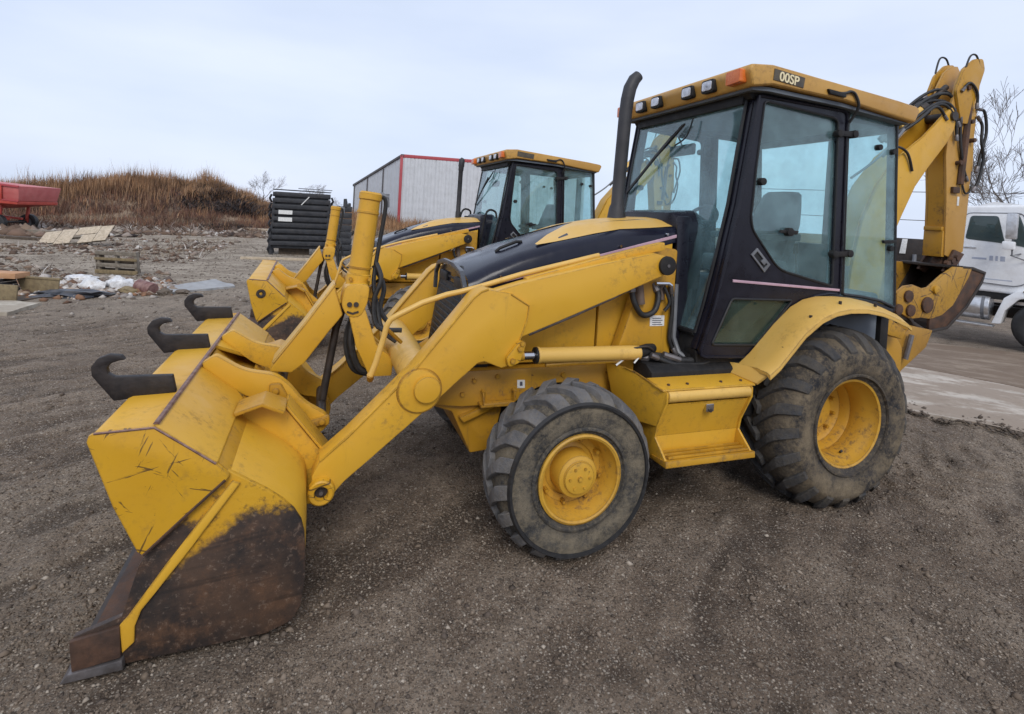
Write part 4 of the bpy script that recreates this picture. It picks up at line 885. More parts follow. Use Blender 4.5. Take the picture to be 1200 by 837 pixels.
for s in (1, -1):
    m = MB(); m.prism(rounded([(.16, 1.80), (.16, 1.85), (-.20, 1.87), (-.20, 1.81)], .015), *yy(s, .26, .33)); m.build('armrest', 'seat', seat, .012)
    m = MB(); m.prism(rounded([(.10, 1.03), (.06, 1.44), (-.70, 1.44), (-.70, 1.03)], .05), *yy(s, .40, .655)); m.build('side_console', 'cab_in', cab, .02)
m = MB(); m.prism([(.90, 1.03), (.86, 1.72), (.98, 1.96), (.70, 1.96), (.66, 1.72), (.78, 1.03)], -.17, .17); m.build('dash_column', 'dark_in', cab, .03)
st = MB(); T = []
for k in range(29):
    a = 2 * PI * k / 28; T.append((.56 - .085 * math.sin(a) * 1, .19 * math.cos(a), 1.925 + .17 * math.sin(a) * .75))
st.tube(T, .015, 8); st.tube([(.56, -.18, 1.925), (.56, .18, 1.925)], .012, 6); st.tube([(.56, 0, 1.925), (.72, 0, 1.86)], .03, 8); st.build('steering_wheel', 'hose', cab)
for xv, yv in ((.35, -.30), (.30, -.38), (-.40, .14), (-.44, -.14)):
    m = MB(); m.tube([(xv, yv, 1.03), (xv + .02, yv, 1.60), (xv + .04, yv, 1.72)], .010, 6); m.tube([(xv + .035, yv, 1.70), (xv + .05, yv, 1.79)], [.022, .028], 8); m.build('lever', 'hose', cab)
m = MB(); m.prism([(.0, 2.10), (-.09, 2.10), (-.09, 1.96), (.0, 1.96)], -.652, -.648); m.build('sticker', 'dark_in', cab)
m = MB(); m.tube([(.74, -.10, 2.62), (.70, -.10, 2.55)], .008, 6); m.prism(rounded([(-.26, 2.46), (.06, 2.46), (.06, 2.55), (-.26, 2.55)], .02), .68, .70, 'x'); m.build('mirror', 'dark_in', cab, .005)

# --- side steps with their tool boxes
for s in (1, -1):
    e = empty('tool_box', (0, 0, 0), (0, 0, 0), B)
    m = MB()
    # end plates cut in a notch, waist of the box, panel, kick plate
    NOT = [(.45, .905), (.966, .872), (.968, .81), (.885, .635), (.872, .565), (1.006, .452), (1.0, .425), (.80, .42), (.45, .50)]
    for x0, x1 in ((1.462, 1.478), (.815, .831)):
        m = MB(); m.prism([(s * y, z) for y, z in NOT], x0, x1, 'x'); m.build('end_plate', 'yellow', e, .004)
    m = MB(); m.strip([(s * .945, .79), (s * .872, .635), (s * .862, .565)], .012 * -s, .831, 1.462, 'x'); m.build('front_panel', 'yellow', e, .003)
    m = MB(); m.strip([(s * .864, .600), (s * .852, .47), (s * .86, .44)], .012 * -s, .831, 1.462, 'x'); m.build('kick_panel', 'yellow', e, .003)
    m = MB(); m.prism([(s * .852, .452), (s * 1.008, .470), (s * 1.012, .430), (s * .852, .425)], .806, 1.486, 'x'); stp = m.build('step', 'yellow_dirty', e, .005)
    for k in range(3):
        m = MB(); y = .89 + k * .042; m.box(.84, 1.45, *sorted((s * y, s * (y + .012))), .470, .486); m.build('tread_rib', 'yellow_dirty', stp, .003)
    m = MB(); m.prism([(s * .775, .908), (s * .955, .888), (s * .958, .876), (s * .775, .896)], .790, 1.50, 'x'); m.build('lid', 'yellow', e, .004)
    m = MB(); m.prism([(s * .50, .60), (s * .774, .60), (s * .774, .935), (s * .70, .975), (s * .50, .975)], .60, 1.46, 'x'); m.build('shade_gear_block', 'matte_black', e, .02)  # black block added for the deep shade and dark hoses under the cab
    m = MB(); P = [(s * (.945 + .032 * math.sin(t)), .840 + .036 * math.cos(t)) for t in np.linspace(0, PI, 8)]; m.prism(P + [(s * .93, .804), (s * .93, .876)], .834, 1.459, 'x'); m.build('rolled_edge', 'yellow_pale', e, .002, 50)
    m = MB(); m.prism(rounded([(1.10, .725), (1.16, .725), (1.16, .775), (1.10, .775)], .008), *yy(s, .915, .945)); m.build('latch', 'chrome', e, .004)
    m = MB(); m.cyl((1.13, s * .93, .735), (1.13, s * .955, .735), .012, 8); m.build('padlock', 'dark_steel', e)
    # slanted plate in front of the box
    m = MB(); v = [(1.478, s * .966, .872), (1.478, s * .885, .635), (1.60, s * .60, .62), (1.68, s * .56, .97), (1.60, s * .80, .955)]
    m.add(v + [(x - .012, y - s * .004, z - .002) for x, y, z in v], [(0, 1, 2, 3, 4), (9, 8, 7, 6, 5)] + [(i, (i + 1) % 5, 5 + (i + 1) % 5, 5 + i) for i in range(5)]); m.build('front_plate', 'yellow', e, .003)
    m = MB(); v = [(1.50, s * .955, .884), (1.50, s * .76, .905), (1.64, s * .72, .975), (1.60, s * .80, .962)]; m.add(v + [(x, y, z - .01) for x, y, z in v], [(0, 1, 2, 3), (7, 6, 5, 4)] + [(i, (i + 1) % 4, 4 + (i + 1) % 4, 4 + i) for i in range(4)]); m.build('ledge', 'yellow_dirty', e, .003)
    # fender and the plate that joins it to the box
    FI = [(.760, .965), (.665, 1.040), (.47, 1.235), (.330, 1.352), (.22, 1.405), (.10, 1.428), (-.05, 1.430), (-.20, 1.420), (-.37, 1.392), (-.54, 1.338), (-.62, 1.30)]
    FO = [(.775, .975), (.700, 1.030), (.50, 1.235), (.36, 1.330), (.24, 1.374), (.11, 1.392), (-.04, 1.392), (-.20, 1.368), (-.33, 1.330), (-.46, 1.285), (-.50, 1.262)]
    rows = [[(x, s * .762, z) for x, z in FI], [(x, s * .80, z + .004) for x, z in FI], [((a[0] + b[0]) / 2, s * .94, (a[1] + b[1]) / 2 + .014) for a, b in zip(FI, FO)], [(x, s * 1.035, z + .006) for x, z in FO], [(x, s * 1.056, z - .006) for x, z in FO], [(x - .004, s * 1.058, z - .034) for x, z in FO], [(x - .006, s * 1.046, z - .034) for x, z in FO], [(x - .004, s * 1.03, z - .016) for x, z in FO], [(x, s * .762, z - .022) for x, z in FI]]
    m = MB(); m.loft(rows, closed=False); m.loft([rows[-1], rows[0]], closed=False); n = len(FI)
    for i in (0, n - 1): m.add([r[i] for r in rows], [tuple(range(len(rows)))])
    fd = m.build('fender', 'yellow_pale', B, 0, 45)
    m = MB(); v = [(.845, s * .72, .915), (.79, s * .963, .893), (.752, s * 1.040, .984), (.772, s * .77, .972), (.80, s * .70, .965)]
    m.add(v + [(x - .01, y, z - .012) for x, y, z in v], [(0, 1, 2, 3, 4), (9, 8, 7, 6, 5)] + [(i, (i + 1) % 5, 5 + (i + 1) % 5, 5 + i) for i in range(5)]); m.build('fender_plate', 'yellow_pale', B, .003)
    m = MB(); m.prism([(.66, 1.03), (.24, 1.36), (-.5, 1.33), (-.7, 1.26), (-.7, .95), (.66, .95)], *yy(s, .56, .575)); m.build('wheel_well', 'matte_black', B)
# under-cab hydraulics: hoses, fittings, labels
for s in (1,):
    hose('hydraulic_hose', [(1.53, .58, 1.47), (1.51, .60, 1.36), (1.44, .60, 1.275), (1.35, .60, 1.30), (1.31, .58, 1.40), (1.33, .55, 1.47)], .020)
    m = MB(); m.tube([(1.46, .55, 1.50), (1.44, .57, 1.34)], [.034, .030], 12); m.tube([(1.27, .55, 1.47), (1.28, .57, 1.37)], [.03, .02], 12); m.build('spool_valve', 'rust_pipe', B)
    m = MB(); m.tube([(1.35, .60, 1.485), (1.25, .60, 1.485), (1.225, .60, 1.47)], .014, 8); m.tube([(1.60, .62, 1.43), (1.54, .60, 1.47)], .016, 8); m.build('hose_fitting', 'chrome', B)
    m = MB(); m.tube([(2.27, .66, 1.175), (1.98, .66, 1.285), (1.697, .66, 1.402), (1.58, .63, 1.445)], .010, 8); m.build('oil_line', 'steel', B)
    hose('hydraulic_hose', [(1.44, .62, 1.0), (1.25, .66, .985), (1.0, .68, .975), (.8, .66, .99)], .022)
    hose('hydraulic_hose', [(1.40, .68, 1.02), (1.22, .70, .96), (1.02, .71, .96), (.9, .68, .99)], .016)
    m = MB(); m.tube([(1.30, .66, 1.02), (1.18, .68, .985)], .022, 8); m.build('hose_fitting', 'steel', B)
    m = MB(); m.tube([(1.02, .70, .975), (.80, .70, .985)], .012, 8); m.build('hose_fitting', 'steel', B)
    hose('hydraulic_hose', [(1.215, .58, 1.46), (1.20, .59, 1.30), (1.20, .58, 1.10), (1.14, .58, 1.0)], .014)
    hose('hydraulic_hose', [(1.28, .60, 1.46), (1.24, .61, 1.36), (1.27, .60, 1.30)], .012)
    hose('hydraulic_hose', [(1.50, .60, 1.03), (1.30, .62, 1.0), (1.05, .62, .955)], .022)
    hose('hydraulic_hose', [(1.50, .58, 1.0), (1.32, .60, .965), (1.12, .64, .945)], .02)
    hose('cable', [(1.53, .66, 1.06), (1.58, .68, 1.03), (1.66, .67, .965)], .007, 'white_label')
    hose('cable', [(1.49, .66, 1.06), (1.50, .69, 1.03), (1.54, .69, .98)], .006, 'white_label')
    hose('cable', [(1.56, .68, 1.07), (1.46, .69, 1.085), (1.38, .66, 1.05)], .007, 'dark_steel')
    m = MB(); m.prism([(1.355, 1.262), (1.240, 1.262), (1.237, 1.190), (1.352, 1.190)], .560, .563); lb1 = m.build('label', 'white_label', B)
    for k in range(4):
        m = MB(); z = 1.245 - k * .014; m.prism([(1.335, z), (1.335 - .07 - .012 * (k % 2), z), (1.335 - .07 - .012 * (k % 2), z - .005), (1.335, z - .005)], .563, .5645); m.build('print', 'ink', lb1, 0, 0)
    m = MB(); m.prism([(2.268, .850), (2.216, .848), (2.213, .796), (2.264, .798)], .500, .503); lb2 = m.build('label', 'white_label', B)
    m = MB(); m.prism([(2.250, .838), (2.232, .838), (2.230, .812), (2.248, .812)], .503, .5045); m.build('print', 'ink', lb2, 0, 0)
m = MB(); m.prism([(4.00, 1.0), (4.0, 1.0)] and [(3.955, -.60), (3.90, -.60), (3.90, -.70), (3.955, -.70)], .90, .91, 'z')

# --- backhoe at the rear
ybox('swing_frame', rounded([(-.80, 1.10), (-1.10, 1.12), (-1.25, .95), (-1.25, .55), (-1.0, .40), (-.80, .42)], .04), -.50, .50, 'yellow_dirty', .015)
for s in (1, -1):
    ybox('stabilizer_leg', [(-1.445, 1.12), (-1.715, 1.075), (-1.645, .925), (-1.372, .745), (-1.30, .70), (-1.16, .90), (-1.20, .96)], *yy(s, .30, .44), 'yellow_worn', .010)
    m = MB(); m.tube([(-1.32, s * .48, .84), (-1.38, s * .48, 1.05)], .022, 8); m.build('stabilizer_rod', 'steel', B)
    m = MB(); m.prism([(-.8, 1.28), (-.78, 1.12), (-1.06, 1.05), (-1.10, 1.12)], *yy(s, .50, .62)); m.build('stabilizer_bracket', 'yellow_dirty', B, .008)
    m = MB(); m.tube([(-1.20, s * .40, .92), (-1.10, s * .40, .56)], .05, 8); m.build('stabilizer_strut', 'dark_steel', B)
    m = MB(); m.box(-1.22, -.94, *yy(s, .28, .52), .52, .56); m.build('stabilizer_foot', 'dark_steel', B, .006)
BOOM = [(-1.10, .90), (-1.36, .90), (-1.41, 1.25), (-1.47, 1.60), (-1.55, 1.90), (-1.655, 2.110), (-1.80, 2.378), (-1.965, 2.577), (-2.20, 2.83), (-2.30, 2.98), (-2.315, 3.12), (-2.245, 3.185), (-2.18, 3.145), (-2.01, 2.985), (-1.87, 2.862), (-1.58, 2.66), (-1.31, 2.36), (-1.14, 2.02), (-1.05, 1.60), (-1.02, 1.25), (-1.03, 1.0)]
boom = empty('boom', (0, 0, 0), (0, 0, 0), B)
for y0, y1 in ((.105, .135), (-.135, -.105)):
    m = MB(); m.prism(BOOM, y0, y1); m.build('boom_plate', 'yellow', boom, .008)
m = MB(); m.strip(BOOM[3:11], .015, -.106, .106); m.strip([(-1.05, 1.60), (-1.14, 2.02), (-1.31, 2.36), (-1.58, 2.66)], -.015, -.106, .106); m.build('boom_web', 'yellow', boom)
m = MB(); m.tube([(-1.66, 0, 2.93), (-1.95, 0, 3.12)], .075, 18); m.build('stick_cylinder', 'yellow_pale', boom, 0, 40)
m = MB(); m.tube([(-1.95, 0, 3.12), (-2.02, 0, 3.165)], .082, 18); m.tube([(-2.02, 0, 3.165), (-2.34, 0, 3.42)], .03, 12); m.build('stick_rod', 'dark_steel', boom)
m = MB(); m.cyl((-2.26, -.16, 3.10), (-2.26, .16, 3.10), .045, 16); m.build('boom_pin', 'dark_steel', boom)
stick = empty('stick', (0, 0, 0), (0, 0, 0), B)
STK = [(-2.335, 3.44), (-2.42, 3.595), (-2.53, 3.675), (-2.62, 3.685), (-2.675, 3.62), (-2.69, 3.49), (-2.665, 2.98), (-2.65, 2.33), (-2.625, 1.785), (-2.50, 1.70), (-2.345, 1.74), (-2.315, 2.30), (-2.26, 2.712), (-2.285, 3.243)]
for y0, y1 in ((.075, .10), (-.10, -.075)):
    m = MB(); m.prism(STK, y0, y1); m.build('stick_plate', 'yellow_roof', stick, .006)
for y0, y1 in ((.102, .13), (-.165, -.135)):
    m = MB(); m.prism(rounded([(-2.29, 3.36), (-2.38, 3.57), (-2.53, 3.70), (-2.66, 3.72), (-2.70, 3.62), (-2.62, 3.40), (-2.50, 3.05), (-2.40, 3.05)], .03), y0, y1); m.build('stick_ear', 'yellow_dirty', stick, .006)
m = MB(); m.strip([(-2.285, 3.20), (-2.26, 2.712), (-2.315, 2.30), (-2.345, 1.74)], -.014, -.0755, .0755); m.build('stick_front', 'yellow_dirty', stick)
m = MB(); m.strip([(-2.69, 3.49), (-2.665, 2.98), (-2.65, 2.33), (-2.625, 1.785)], .014, -.0755, .0755); m.build('stick_back', 'yellow_dirty', stick)
m = MB(); m.box(-2.34, -2.325 + .03, -.085, .085, 1.98, 2.02); m.box(-2.36, -2.31, -.09, .09, 1.72, 1.98); m.build('stick_collar', 'yellow_dirty', stick, .005)
m = MB(); m.tube([(-2.66, .02, 3.35), (-2.71, .02, 2.6)], .055, 14); m.tube([(-2.71, .02, 2.6), (-2.66, .02, 1.9)], .03, 10); m.build('bucket_cylinder', 'yellow_dirty', stick)
m = MB(); m.tube([(-2.55, .10, 3.30), (-2.50, .115, 2.90), (-2.47, .115, 2.45)], [.03, .034, .034], 8); m.build('guard', 'rust', stick)
m = MB(); m.prism([(-2.50, 2.33), (-2.47, 2.33), (-2.47, 2.24), (-2.50, 2.24)], .1005, .104); m.build('sticker', 'white_label', stick)
m = MB(); m.box(-2.46, -2.36, .10, .13, 2.36, 2.42); m.build('lug', 'rust', stick, .004)
for pts, r in (([(-1.55, .05, 2.82), (-1.78, .09, 3.02), (-2.05, .11, 3.20), (-2.25, .12, 3.20), (-2.38, .12, 3.02)], .016), ([(-1.52, -.02, 2.80), (-1.76, .02, 3.06), (-2.04, .05, 3.27), (-2.28, .08, 3.32), (-2.42, .10, 3.14)], .016), ([(-1.55, .0, 2.80), (-1.76, .12, 2.98), (-2.0, .14, 3.16), (-2.16, .14, 3.06)], .014),
    ([(-1.58, -.05, 2.84), (-1.92, -.05, 3.20), (-2.22, .0, 3.38), (-2.42, .06, 3.30)], .015), ([(-1.62, .06, 2.88), (-1.92, .10, 3.12), (-2.14, .12, 3.20), (-2.30, .13, 3.08), (-2.35, .13, 2.88)], .014), ([(-1.6, -.1, 2.84), (-1.94, -.1, 3.16), (-2.2, -.1, 3.32)], .016), ([(-1.6, .03, 2.90), (-1.9, .04, 3.17), (-2.2, .05, 3.26), (-2.36, .09, 3.18)], .014),
    ([(-2.36, .14, 3.36), (-2.46, .145, 3.45), (-2.58, .145, 3.37), (-2.60, .14, 3.22)], .013), ([(-2.40, -.15, 3.60), (-2.46, -.155, 3.76), (-2.56, -.155, 3.77), (-2.62, -.15, 3.66)], .009), ([(-2.42, .12, 3.60), (-2.47, .125, 3.72), (-2.56, .125, 3.735), (-2.64, .12, 3.62)], .009),
    ([(-2.66, .12, 3.14), (-2.72, .13, 3.06), (-2.71, .14, 2.90), (-2.76, .14, 2.74), (-2.73, .13, 2.52), (-2.67, .12, 2.40)], .014), ([(-2.66, .12, 3.22), (-2.76, .12, 3.20), (-2.81, .12, 3.0), (-2.75, .12, 2.78), (-2.70, .12, 2.6)], .014),
    ([(-2.40, .12, 3.10), (-2.42, .125, 2.85), (-2.50, .12, 2.62), (-2.58, .11, 2.50)], .014), ([(-2.52, .11, 2.45), (-2.55, .12, 2.37), (-2.62, .12, 2.39), (-2.66, .11, 2.46)], .009)):
    hose('hydraulic_hose', pts, r, 'hose', stick)
for cx, cz in ((-2.46, 3.40), (-2.55, 3.08), (-2.42, 2.66), (-2.60, 2.9)):
    m = MB(); m.cyl((cx, .10, cz), (cx, .15, cz), .022, 10); m.build('hose_fitting', 'rust', stick)
hose('hydraulic_hose', [(-1.33, .14, 2.62), (-1.45, .16, 2.72), (-1.62, .16, 2.68), (-1.72, .15, 2.52)], .012, 'hose', boom)
hose('hydraulic_hose', [(-1.0, .10, 2.4), (-1.25, .13, 2.58), (-1.48, .15, 2.80), (-1.6, .13, 2.9)], .012, 'grey_trim', boom)
# bucket of the backhoe, curled under
hb = empty('digging_bucket', (0, 0, 0), (0, 0, 0), B)
BKP = [(-1.417, 1.388), (-1.52, 1.452), (-1.629, 1.464), (-1.76, 1.43), (-1.844, 1.442), (-2.02, 1.56), (-2.187, 1.640), (-2.443, 1.637), (-2.402, 1.546), (-2.200, 1.274), (-2.05, 1.18), (-1.90, 1.145), (-1.77, 1.16), (-1.617, 1.150), (-1.433, 1.230)]
for y0, y1 in ((.27, .30), (-.30, -.27)):
    m = MB(); m.prism(BKP, y0, y1); sp_ = m.build('bucket_side', 'yellow_worn', hb, .006)
    for cx, cz, r in ((-1.56, 1.36, .055), (-1.82, 1.28, .075), (-1.60, 1.23, .055), (-1.44, 1.24, .05), (-1.93, 1.42, .04)):
        m = MB(); m.cyl((cx, y1 - .002 if y1 > 0 else y0 + .002, cz), (cx, y1 + .022 if y1 > 0 else y0 - .022, cz), r, 14); m.build('bucket_boss', 'rust' if r != .04 else 'yellow_dirty', sp_, .006)
m = MB(); m.strip([(-2.30, 1.650), (-2.46, 1.645), (-2.66, 1.60), (-2.62, 1.49), (-2.42, 1.25), (-2.15, 1.045), (-1.87, 1.01), (-1.66, 1.10), (-1.60, 1.16)], .03, -.30, .30); m.build('bucket_shell', 'dark_steel', hb, .005, 45)
m = MB(); m.prism([(-2.443, 1.632), (-2.66, 1.60), (-2.62, 1.49), (-2.42, 1.25), (-2.15, 1.045), (-1.90, 1.02), (-1.9, 1.145), (-2.05, 1.18), (-2.2, 1.274), (-2.402, 1.546)], .262, .290); m.build('wear_plate', 'rust', hb, .004); m = MB(); m.prism([(-2.443, 1.632), (-2.66, 1.60), (-2.62, 1.49), (-2.42, 1.25), (-2.15, 1.045), (-1.90, 1.02), (-1.9, 1.145), (-2.05, 1.18), (-2.2, 1.274), (-2.402, 1.546)], -.290, -.262); m.build('wear_plate', 'dark_steel', hb, .004)
for k in range(5):
    m = MB(); y = -.25 + k * .125; m.prism([(-1.70, 1.12), (-1.48, 1.16), (-1.46, 1.19), (-1.70, 1.19)], y - .03, y + .03); m.build('tooth', 'dark_steel', hb, .005)
m = MB(); m.tube([(-2.56, 0, 1.85), (-2.42, 0, 1.62)], .07, 4); m.prism([(-2.60, 1.76), (-2.45, 1.80), (-2.30, 1.58), (-2.42, 1.54)], .105, .13); m.prism([(-2.60, 1.76), (-2.45, 1.80), (-2.30, 1.58), (-2.42, 1.54)], -.13, -.105); m.build('bucket_linkage', 'rust', hb, .006)
for k, (cx, cz) in enumerate(((-2.40, 1.69), (-2.33, 1.66), (-2.47, 1.72))):
    m = MB(); m.cyl((cx, .125, cz), (cx, .16, cz), .03, 10); m.build('link_pin', 'rust', hb)

# bolts, grease nipples and weld beads that catch the light along the machine
for s in (1, -1):
    for x, z in ((2.44, 1.36), (2.48, 1.0), (1.75, 1.0), (1.75, 1.34), (1.63, 1.0), (1.64, 1.50), (1.22, 1.0), (1.20, 1.40)):
        m = MB(); m.cyl((x, s * .44, z), (x, s * .452, z), .013, 6); m.build('panel_bolt', 'dark_steel', B, 0, 0)
    for x, z in ((2.55, .86), (2.40, .88), (1.95, .87), (1.62, .88), (2.62, .78), (2.10, .76)):
        m = MB(); m.cyl((x, s * .50, z), (x, s * .514, z), .016, 6); m.build('frame_bolt', 'yellow_dirty', B, 0, 0)
    for x in (.86, 1.02, 1.28, 1.42):
        m = MB(); m.cyl((x, s * .90, .893), (x, s * .90, .903), .010, 6); m.build('lid_bolt', 'rust', B, 0, 0)
    for x, z in ((.60, 1.085), (.38, 1.29), (.12, 1.385), (-.22, 1.372)):
        m = MB(); m.cyl((x, s * .98, z + .018), (x, s * .98, z + .045), .011, 6); m.build('fender_bolt', 'dark_steel', B, 0, 0)
    # weld bead round the cross tube collar and along the knee of the arm
    P = [(2.925 + .121 * math.cos(a), s * .724, .892 + .121 * math.sin(a)) for a in np.linspace(0, 2 * PI, 41)]
    m = MB(); m.tube(P, .006, 5); m.build('weld_bead', 'yellow_dirty', B, 0, 60)
    m = MB(); m.tube([(2.36, s * .7235, 1.13), (2.312, s * .7235, 1.28), (2.305, s * .7235, 1.36), (2.42, s * .7235, 1.428)], .005, 5); m.build('weld_bead', 'yellow', B, 0, 60)
    for x, z in ((3.412, .398), (1.352, 1.617)):
        yb = .765 if x > 2 else .735
        m = MB(); m.cyl((x + .0, s * (yb - .03), z), (x, s * yb, z), .011, 8); m.build('grease_nipple', 'steel', B, 0, 40)
    # dark weld line where the clam closes on the blade
    m = MB(); m.tube([(4.078, s * 1.2, .456), (3.94, s * 1.2, .592), (3.80, s * 1.2, .725)], .006, 5); m.build('clam_weld', 'rust', bk, 0, 60)
    m = MB(); m.tube([(4.258, s * 1.2, .958), (4.06, s * 1.2, .966), (3.945, s * 1.2, .880), (3.838, s * 1.2, .798)], .005, 5); m.build('clam_weld', 'weld', bk, 0, 60)

def hz(x, y): return float(hbase(np.array([x]), np.array([y]))[0])
# ------------------------------------------------------------------ second machine, parked alongside
B2 = copy_tree(B, None, ('hook', 'exhaust_pipe', 'lettering'))
for o in B2.children:
    if o.name.startswith('bucket'):
        T = Matrix.Translation((3.41, 0, .40)); o.matrix_local = T @ Matrix.Rotation(math.radians(-7), 4, 'Y') @ T.inverted()
        for s in (1, -1):
            m = MB(); m.lathe([(.018, 0), (.03, s * .012), (.05, s * .012), (.055, 0)], (4.10, s * (BW + .030), .80), 18); m.build('pin_hole', 'dark_steel', o, 0, 40)
B2.location = (.083, -4.807, -.118); B2.rotation_euler = (0, 0, math.radians(1.24))
tag(B2, 'second yellow backhoe loader parked beyond, with a thin straight exhaust and a bucket without hooks', 'backhoe loader', 'backhoe loaders parked in the yard')
m = MB(); m.tube([(1.332, 0, 1.90), (1.332, 0, 2.0), (1.332, 0, 2.03), (1.325, 0, 2.66), (1.324, 0, 2.67), (1.322, 0, 2.72), (1.321, 0, 2.735), (1.316, 0, 2.83), (1.30, 0, 2.86)], [.042, .042, .036, .036, .042, .042, .048, .048, .03], 14); m.build('exhaust_pipe', 'exhaust', B2, 0, 40)
for s in (1, -1):
    m = MB(); m.tube(spl([(1.14, s * .60, 1.55), (1.14, s * .66, 1.62), (1.10, s * .68, 1.95), (1.04, s * .68, 2.06), (.94, s * .68, 2.04), (.92, s * .70, 1.95)]), .016, 8); m.build('grab_rail', 'matte_black', B2)

# ------------------------------------------------------------------ helper shapes for the yard
def wood(name, a, b): return plain(name, a, b, .85, 0, 9, .3, 45, .45, (0.06, 0.045, 0.035))
M['wood_grey'] = wood('weathered_wood', (0.16, 0.135, 0.105), (0.26, 0.225, 0.18))
M['wood_pale'] = wood('pale_plywood', (0.42, 0.34, 0.24), (0.54, 0.45, 0.34))
M['wood_dark'] = wood('dark_wood', (0.055, 0.04, 0.028), (0.11, 0.08, 0.055))
M['wood_tan'] = wood('tan_wood', (0.19, 0.14, 0.075), (0.26, 0.20, 0.11))
M['black_poly'] = plain('black_plastic', (0.010, 0.012, 0.016), (0.026, 0.028, 0.034), .5, 0, 5, .2, 30, .45, (0.07, 0.06, 0.055))
M['red_paint'] = plain('faded_red_paint', (0.42, 0.050, 0.035), (0.52, 0.085, 0.060), .5, 0, 3, .1, 30, .3, (0.28, 0.10, 0.07))
M['red_top'] = plain('pink_faded_red', (0.46, 0.10, 0.095), (0.54, 0.15, 0.14), .5, 0, 3, .1, 30, .2, (0.3, .16, .14))
M['red_trim'] = plain('red_trim', (0.34, 0.045, 0.055), (0.40, 0.06, 0.07), .5, 0, 3, .1)
M['dark_trim'] = plain('dark_trim', (0.05, 0.045, 0.045), (0.08, 0.07, 0.07), .5, 0, 3, .1)
M['metal_wall'] = plain('grey_sheet_metal', (0.50, 0.515, 0.535), (0.56, 0.575, 0.60), .45, .1, 1.5, .03, 30, .25, (0.30, 0.29, 0.28))
M['truck_white'] = plain('truck_white', (0.74, 0.75, 0.77), (0.80, 0.81, 0.82), .3, 0, 2, .03, 20, .25, (0.45, 0.42, 0.38))
M['alu'] = plain('aluminium', (0.55, 0.55, 0.56), (0.7, 0.7, 0.71), .35, .85, 6, .1, 30, .4, (0.3, 0.26, 0.22))
M['white_bag'] = plain('white_plastic', (0.55, 0.55, 0.55), (0.72, 0.72, 0.72), .45, 0, 9, .5, 25, .55, (0.24, 0.18, 0.14))
M['pink_brown'] = plain('rusty_pink_drum', (0.13, 0.05, 0.045), (0.30, 0.18, 0.16), .6, 0, 9, .2, 30, .5, (0.09, 0.045, 0.03))
M['tarp'] = plain('dark_tarp', (0.035, 0.042, 0.055), (0.075, 0.08, 0.095), .5, 0, 7, .6, 14, .4)
M['bark'] = plain('grey_bark', (0.15, 0.132, 0.122), (0.23, 0.205, 0.19), .9, 0, 6, .5, 30)
M['trailer_white'] = plain('trailer_white', (0.72, 0.73, 0.76), (0.78, 0.79, 0.82), .4, 0, 1, .02, 30, .15, (0.5, 0.48, 0.46))

# ------------------------------------------------------------------ dry grass and brush on the bank
def blades(name, N, area, hmin, hmax, wid, mat, seed, lean=.22):
    r = np.random.default_rng(seed); x, y = area(r, N); N = len(x); z = hgt(x, y) - .03
    patch = .35 + 1.3 * np.clip(vn(x * .6, y * .6, 41) + .4 * vn(x * 1.7, y * 1.7, 42) + .5, 0, 1.2); h = r.uniform(hmin, hmax, N) * patch; w = wid * r.uniform(.6, 1.3, N); a = r.random(N) * PI
    dx, dy = np.cos(a) * w / 2, np.sin(a) * w / 2; lx, ly = r.normal(0, lean, N) * h, r.normal(0, lean, N) * h
    V = np.stack([np.stack([x - dx, y - dy, z], -1), np.stack([x + dx, y + dy, z], -1), np.stack([x + dx * .7 + lx * .4, y + dy * .7 + ly * .4, z + h * .6], -1), np.stack([x - dx * .7 + lx * .4, y - dy * .7 + ly * .4, z + h * .6], -1), np.stack([x + lx, y + ly, z + h], -1)], 1).reshape(-1, 3)
    b = (np.arange(N) * 5)[:, None]
    q = np.concatenate([b + np.array([[0, 1, 2]]), b + np.array([[0, 2, 3]]), b + np.array([[3, 2, 4]])], 1).reshape(-1, 3)
    me = bpy.data.meshes.new(name); me.vertices.add(len(V)); me.vertices.foreach_set('co', V.astype(np.float32).ravel())
    me.loops.add(q.size); me.loops.foreach_set('vertex_index', q.ravel().astype(np.int32)); me.polygons.add(len(q)); me.polygons.foreach_set('loop_start', np.arange(0, q.size, 3, dtype=np.int32)); me.update(calc_edges=True)
    me.materials.append(mat); o = bpy.data.objects.new(name, me); COL.objects.link(o); o['kind'] = 'stuff'; return o
M['dry_grass'] = island_mat('dry_grass', [(0.27, 0.145, 0.075), (0.44, 0.25, 0.13), (0.33, 0.18, 0.09), (0.55, 0.37, 0.23), (0.19, 0.105, 0.062), (0.40, 0.225, 0.115)], .95, (.55, .8, (0.13, 0.075, 0.045)))
M['brush'] = island_mat('reddish_brush', [(0.13, 0.065, 0.045), (0.27, 0.135, 0.09), (0.18, 0.09, 0.062), (0.10, 0.06, 0.05), (0.33, 0.21, 0.145)], .95, (.7, .75, (0.065, 0.042, 0.034)))
M['pale_weeds'] = island_mat('pale_weeds', [(0.28, 0.22, 0.15), (0.20, 0.15, 0.10), (0.36, 0.29, 0.21), (0.15, 0.11, 0.08)], .95)
def uw(u, w): return BA[0] + BE[0] * u + BN[0] * w, BA[1] + BE[1] * u + BN[1] * w
def crest(r, N):
    u = r.uniform(-6, 14.4, N); w = r.uniform(4.6, 13, N); x, y = uw(u, w); k = vn(x * .8, y * .8, 62) + r.random(N) * .6 > .05; return x[k], y[k]
def face(r, N):
    u = r.uniform(-6, 16.5, N); w = r.uniform(-2.6, 6.5, N); x, y = uw(u, w); k = vn(x * .9, y * .9, 61) + r.random(N) * .5 > .02; return x[k], y[k]
def flat(r, N):
    u = r.uniform(13.5, 27, N); w = r.uniform(1, 14, N); return uw(u, w)
